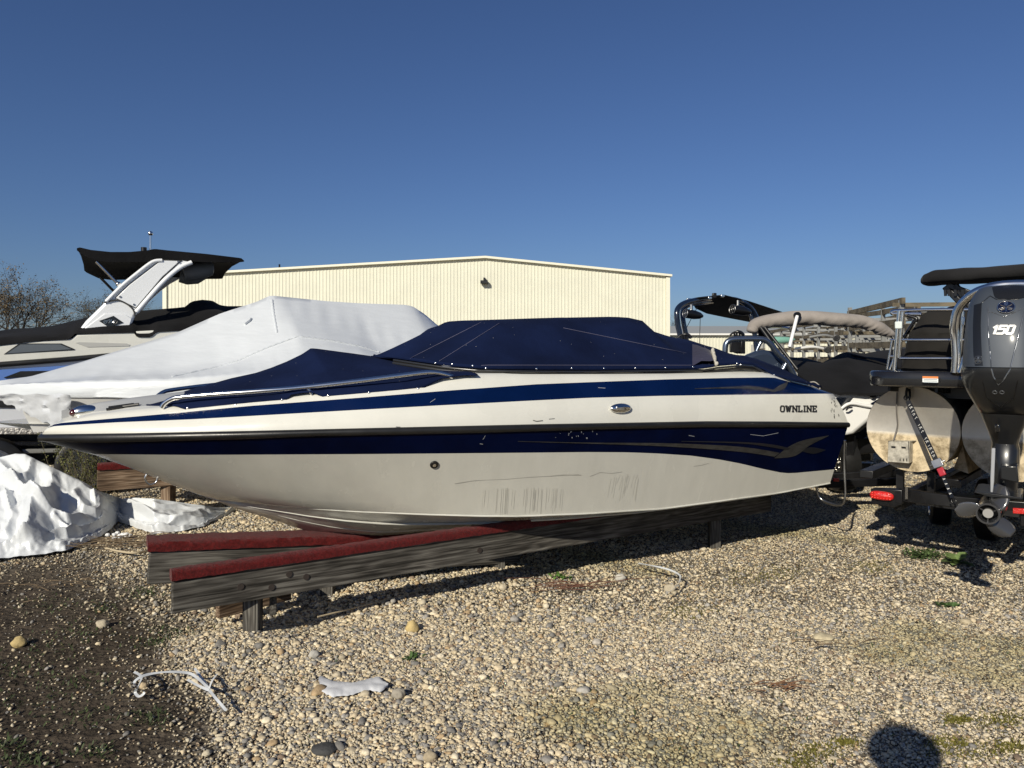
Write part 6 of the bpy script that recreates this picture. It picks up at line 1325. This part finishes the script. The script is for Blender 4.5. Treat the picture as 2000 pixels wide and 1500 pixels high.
o = scatter_mesh('foliage', LF, LFf, V, np.clip(np.array((.09, .095, .03))*rng.uniform(.5, 1.7, (n_, 1)), 0, 1), GRN); o.parent = sh
# ------------------------------------------------------------------ the photographer, whose shadow falls lower right
def skin(name, verts, edges, radii, material, parent, sub=2, rootv=0):
    me = bpy.data.meshes.new(name); org = ORG[parent]; me.from_pydata([tuple(Vector(v)-org) for v in verts], edges, []); o = bpy.data.objects.new(name, me); COL.objects.link(o); o.parent = parent; me.materials.append(material)
    sk_ = o.modifiers.new('skin', 'SKIN'); sk_.use_smooth_shade = True
    for i, r_ in enumerate(radii): d = me.skin_vertices[0].data[i]; d.radius = (r_, r_) if not isinstance(r_, tuple) else r_; d.use_root = (i == rootv)
    s = o.modifiers.new('sub', 'SUBSURF'); s.levels = s.render_levels = sub; ORG[o] = org; return o
SKN = mat('skin', (.45, .28, .20), .55); JKT = mat('dark_jacket', (.03, .035, .05), .8); JNS = mat('jeans', (.04, .06, .11), .85); HAIR = mat('hair', (.03, .02, .015), .7)
PX, PY = -.10, -.24; pe = root('person', (PX, PY, 0), 'person in a dark jacket holding up a phone, casting the shadow at lower right', 'person')
pv = lambda x, y, z: (PX+x, PY+min(y, .16), z*1.17)  # unseen figure stretched overly tall so its shadow reaches further
V_ = [pv(0, 0, .95), pv(0, 0, 1.15), pv(0, -.01, 1.35), pv(0, 0, 1.47), pv(0, .01, 1.54), pv(0, .02, 1.62), pv(0, .02, 1.70), pv(-.24, 0, 1.50), pv(-.40, .04, 1.36), pv(-.14, .28, 1.38), pv(.24, 0, 1.50), pv(.30, .06, 1.17), pv(.22, .28, 1.38),
      pv(-.1, 0, .88), pv(-.11, .01, .48), pv(-.12, -.02, .08), pv(-.13, .12, .04), pv(.1, 0, .88), pv(.11, .01, .48), pv(.12, -.02, .08), pv(.13, .12, .04)]
E_ = [(0, 1), (1, 2), (2, 3), (3, 4), (4, 5), (5, 6), (3, 7), (7, 8), (8, 9), (3, 10), (10, 11), (11, 12), (0, 13), (13, 14), (14, 15), (15, 16), (0, 17), (17, 18), (18, 19), (19, 20)]
Rd = [(.17, .12), (.16, .12), (.19, .13), (.15, .10), .08, (.075, .09), (.078, .098), .075, .055, .036, .075, .055, .036, .10, .065, .05, .04, .10, .065, .05, .04]
body = skin('body', V_, E_, Rd, JKT, pe)
hd = M().ell(pv(0, .03, 1.67), .078, .098, .12, None, 20, 14); hd.ell(pv(0, .135, 1.665), .014, .018, .022); hd.ell(pv(-.08, .02, 1.66), .012, .022, .03); hd.ell(pv(.08, .02, 1.66), .012, .022, .03); hd.build('head', SKN, pe, smooth=60)
M().ell(pv(0, .005, 1.70), .15, .13, .118, None, 18, 12).build('hair', HAIR, pe, smooth=60)  # hair widened to hood size to broaden the head's shadow
for sx, hx in ((-1, -.10), (1, .20)):
    w0 = Vector(pv(hx-.02*sx, .16, 1.40)); vs = [w0, w0+Vector((0, .03, .05))]; ed = [(0, 1)]; ra = [.022, .030]
    for k, (dx, l1) in enumerate(((-.026, .05), (-.009, .056), (.009, .052), (.026, .042))):
        b_ = len(vs); vs += [w0+Vector((dx, .045, .09)), w0+Vector((dx-.012*sx, .065, .09+l1*.6)), w0+Vector((dx-.03*sx, .068, .09+l1))]; ed += [(1, b_), (b_, b_+1), (b_+1, b_+2)]; ra += [.0095, .0085, .007]
    b_ = len(vs); vs += [w0+Vector((-.035*sx, .02, .06)), w0+Vector((-.05*sx, .03, .095))]; ed += [(1, b_), (b_, b_+1)]; ra += [.011, .009]
    skin('hand', vs, ed, ra, SKN, pe, 1)
M().box((PX+.05, PY+.21, 1.53), .16, .009, .076).build('tmp', BLKM, None)
ph = bpy.data.objects['tmp']; ph.name = 'phone'; tag(ph, 'black phone held up level by the person casting the shadow', 'phone')
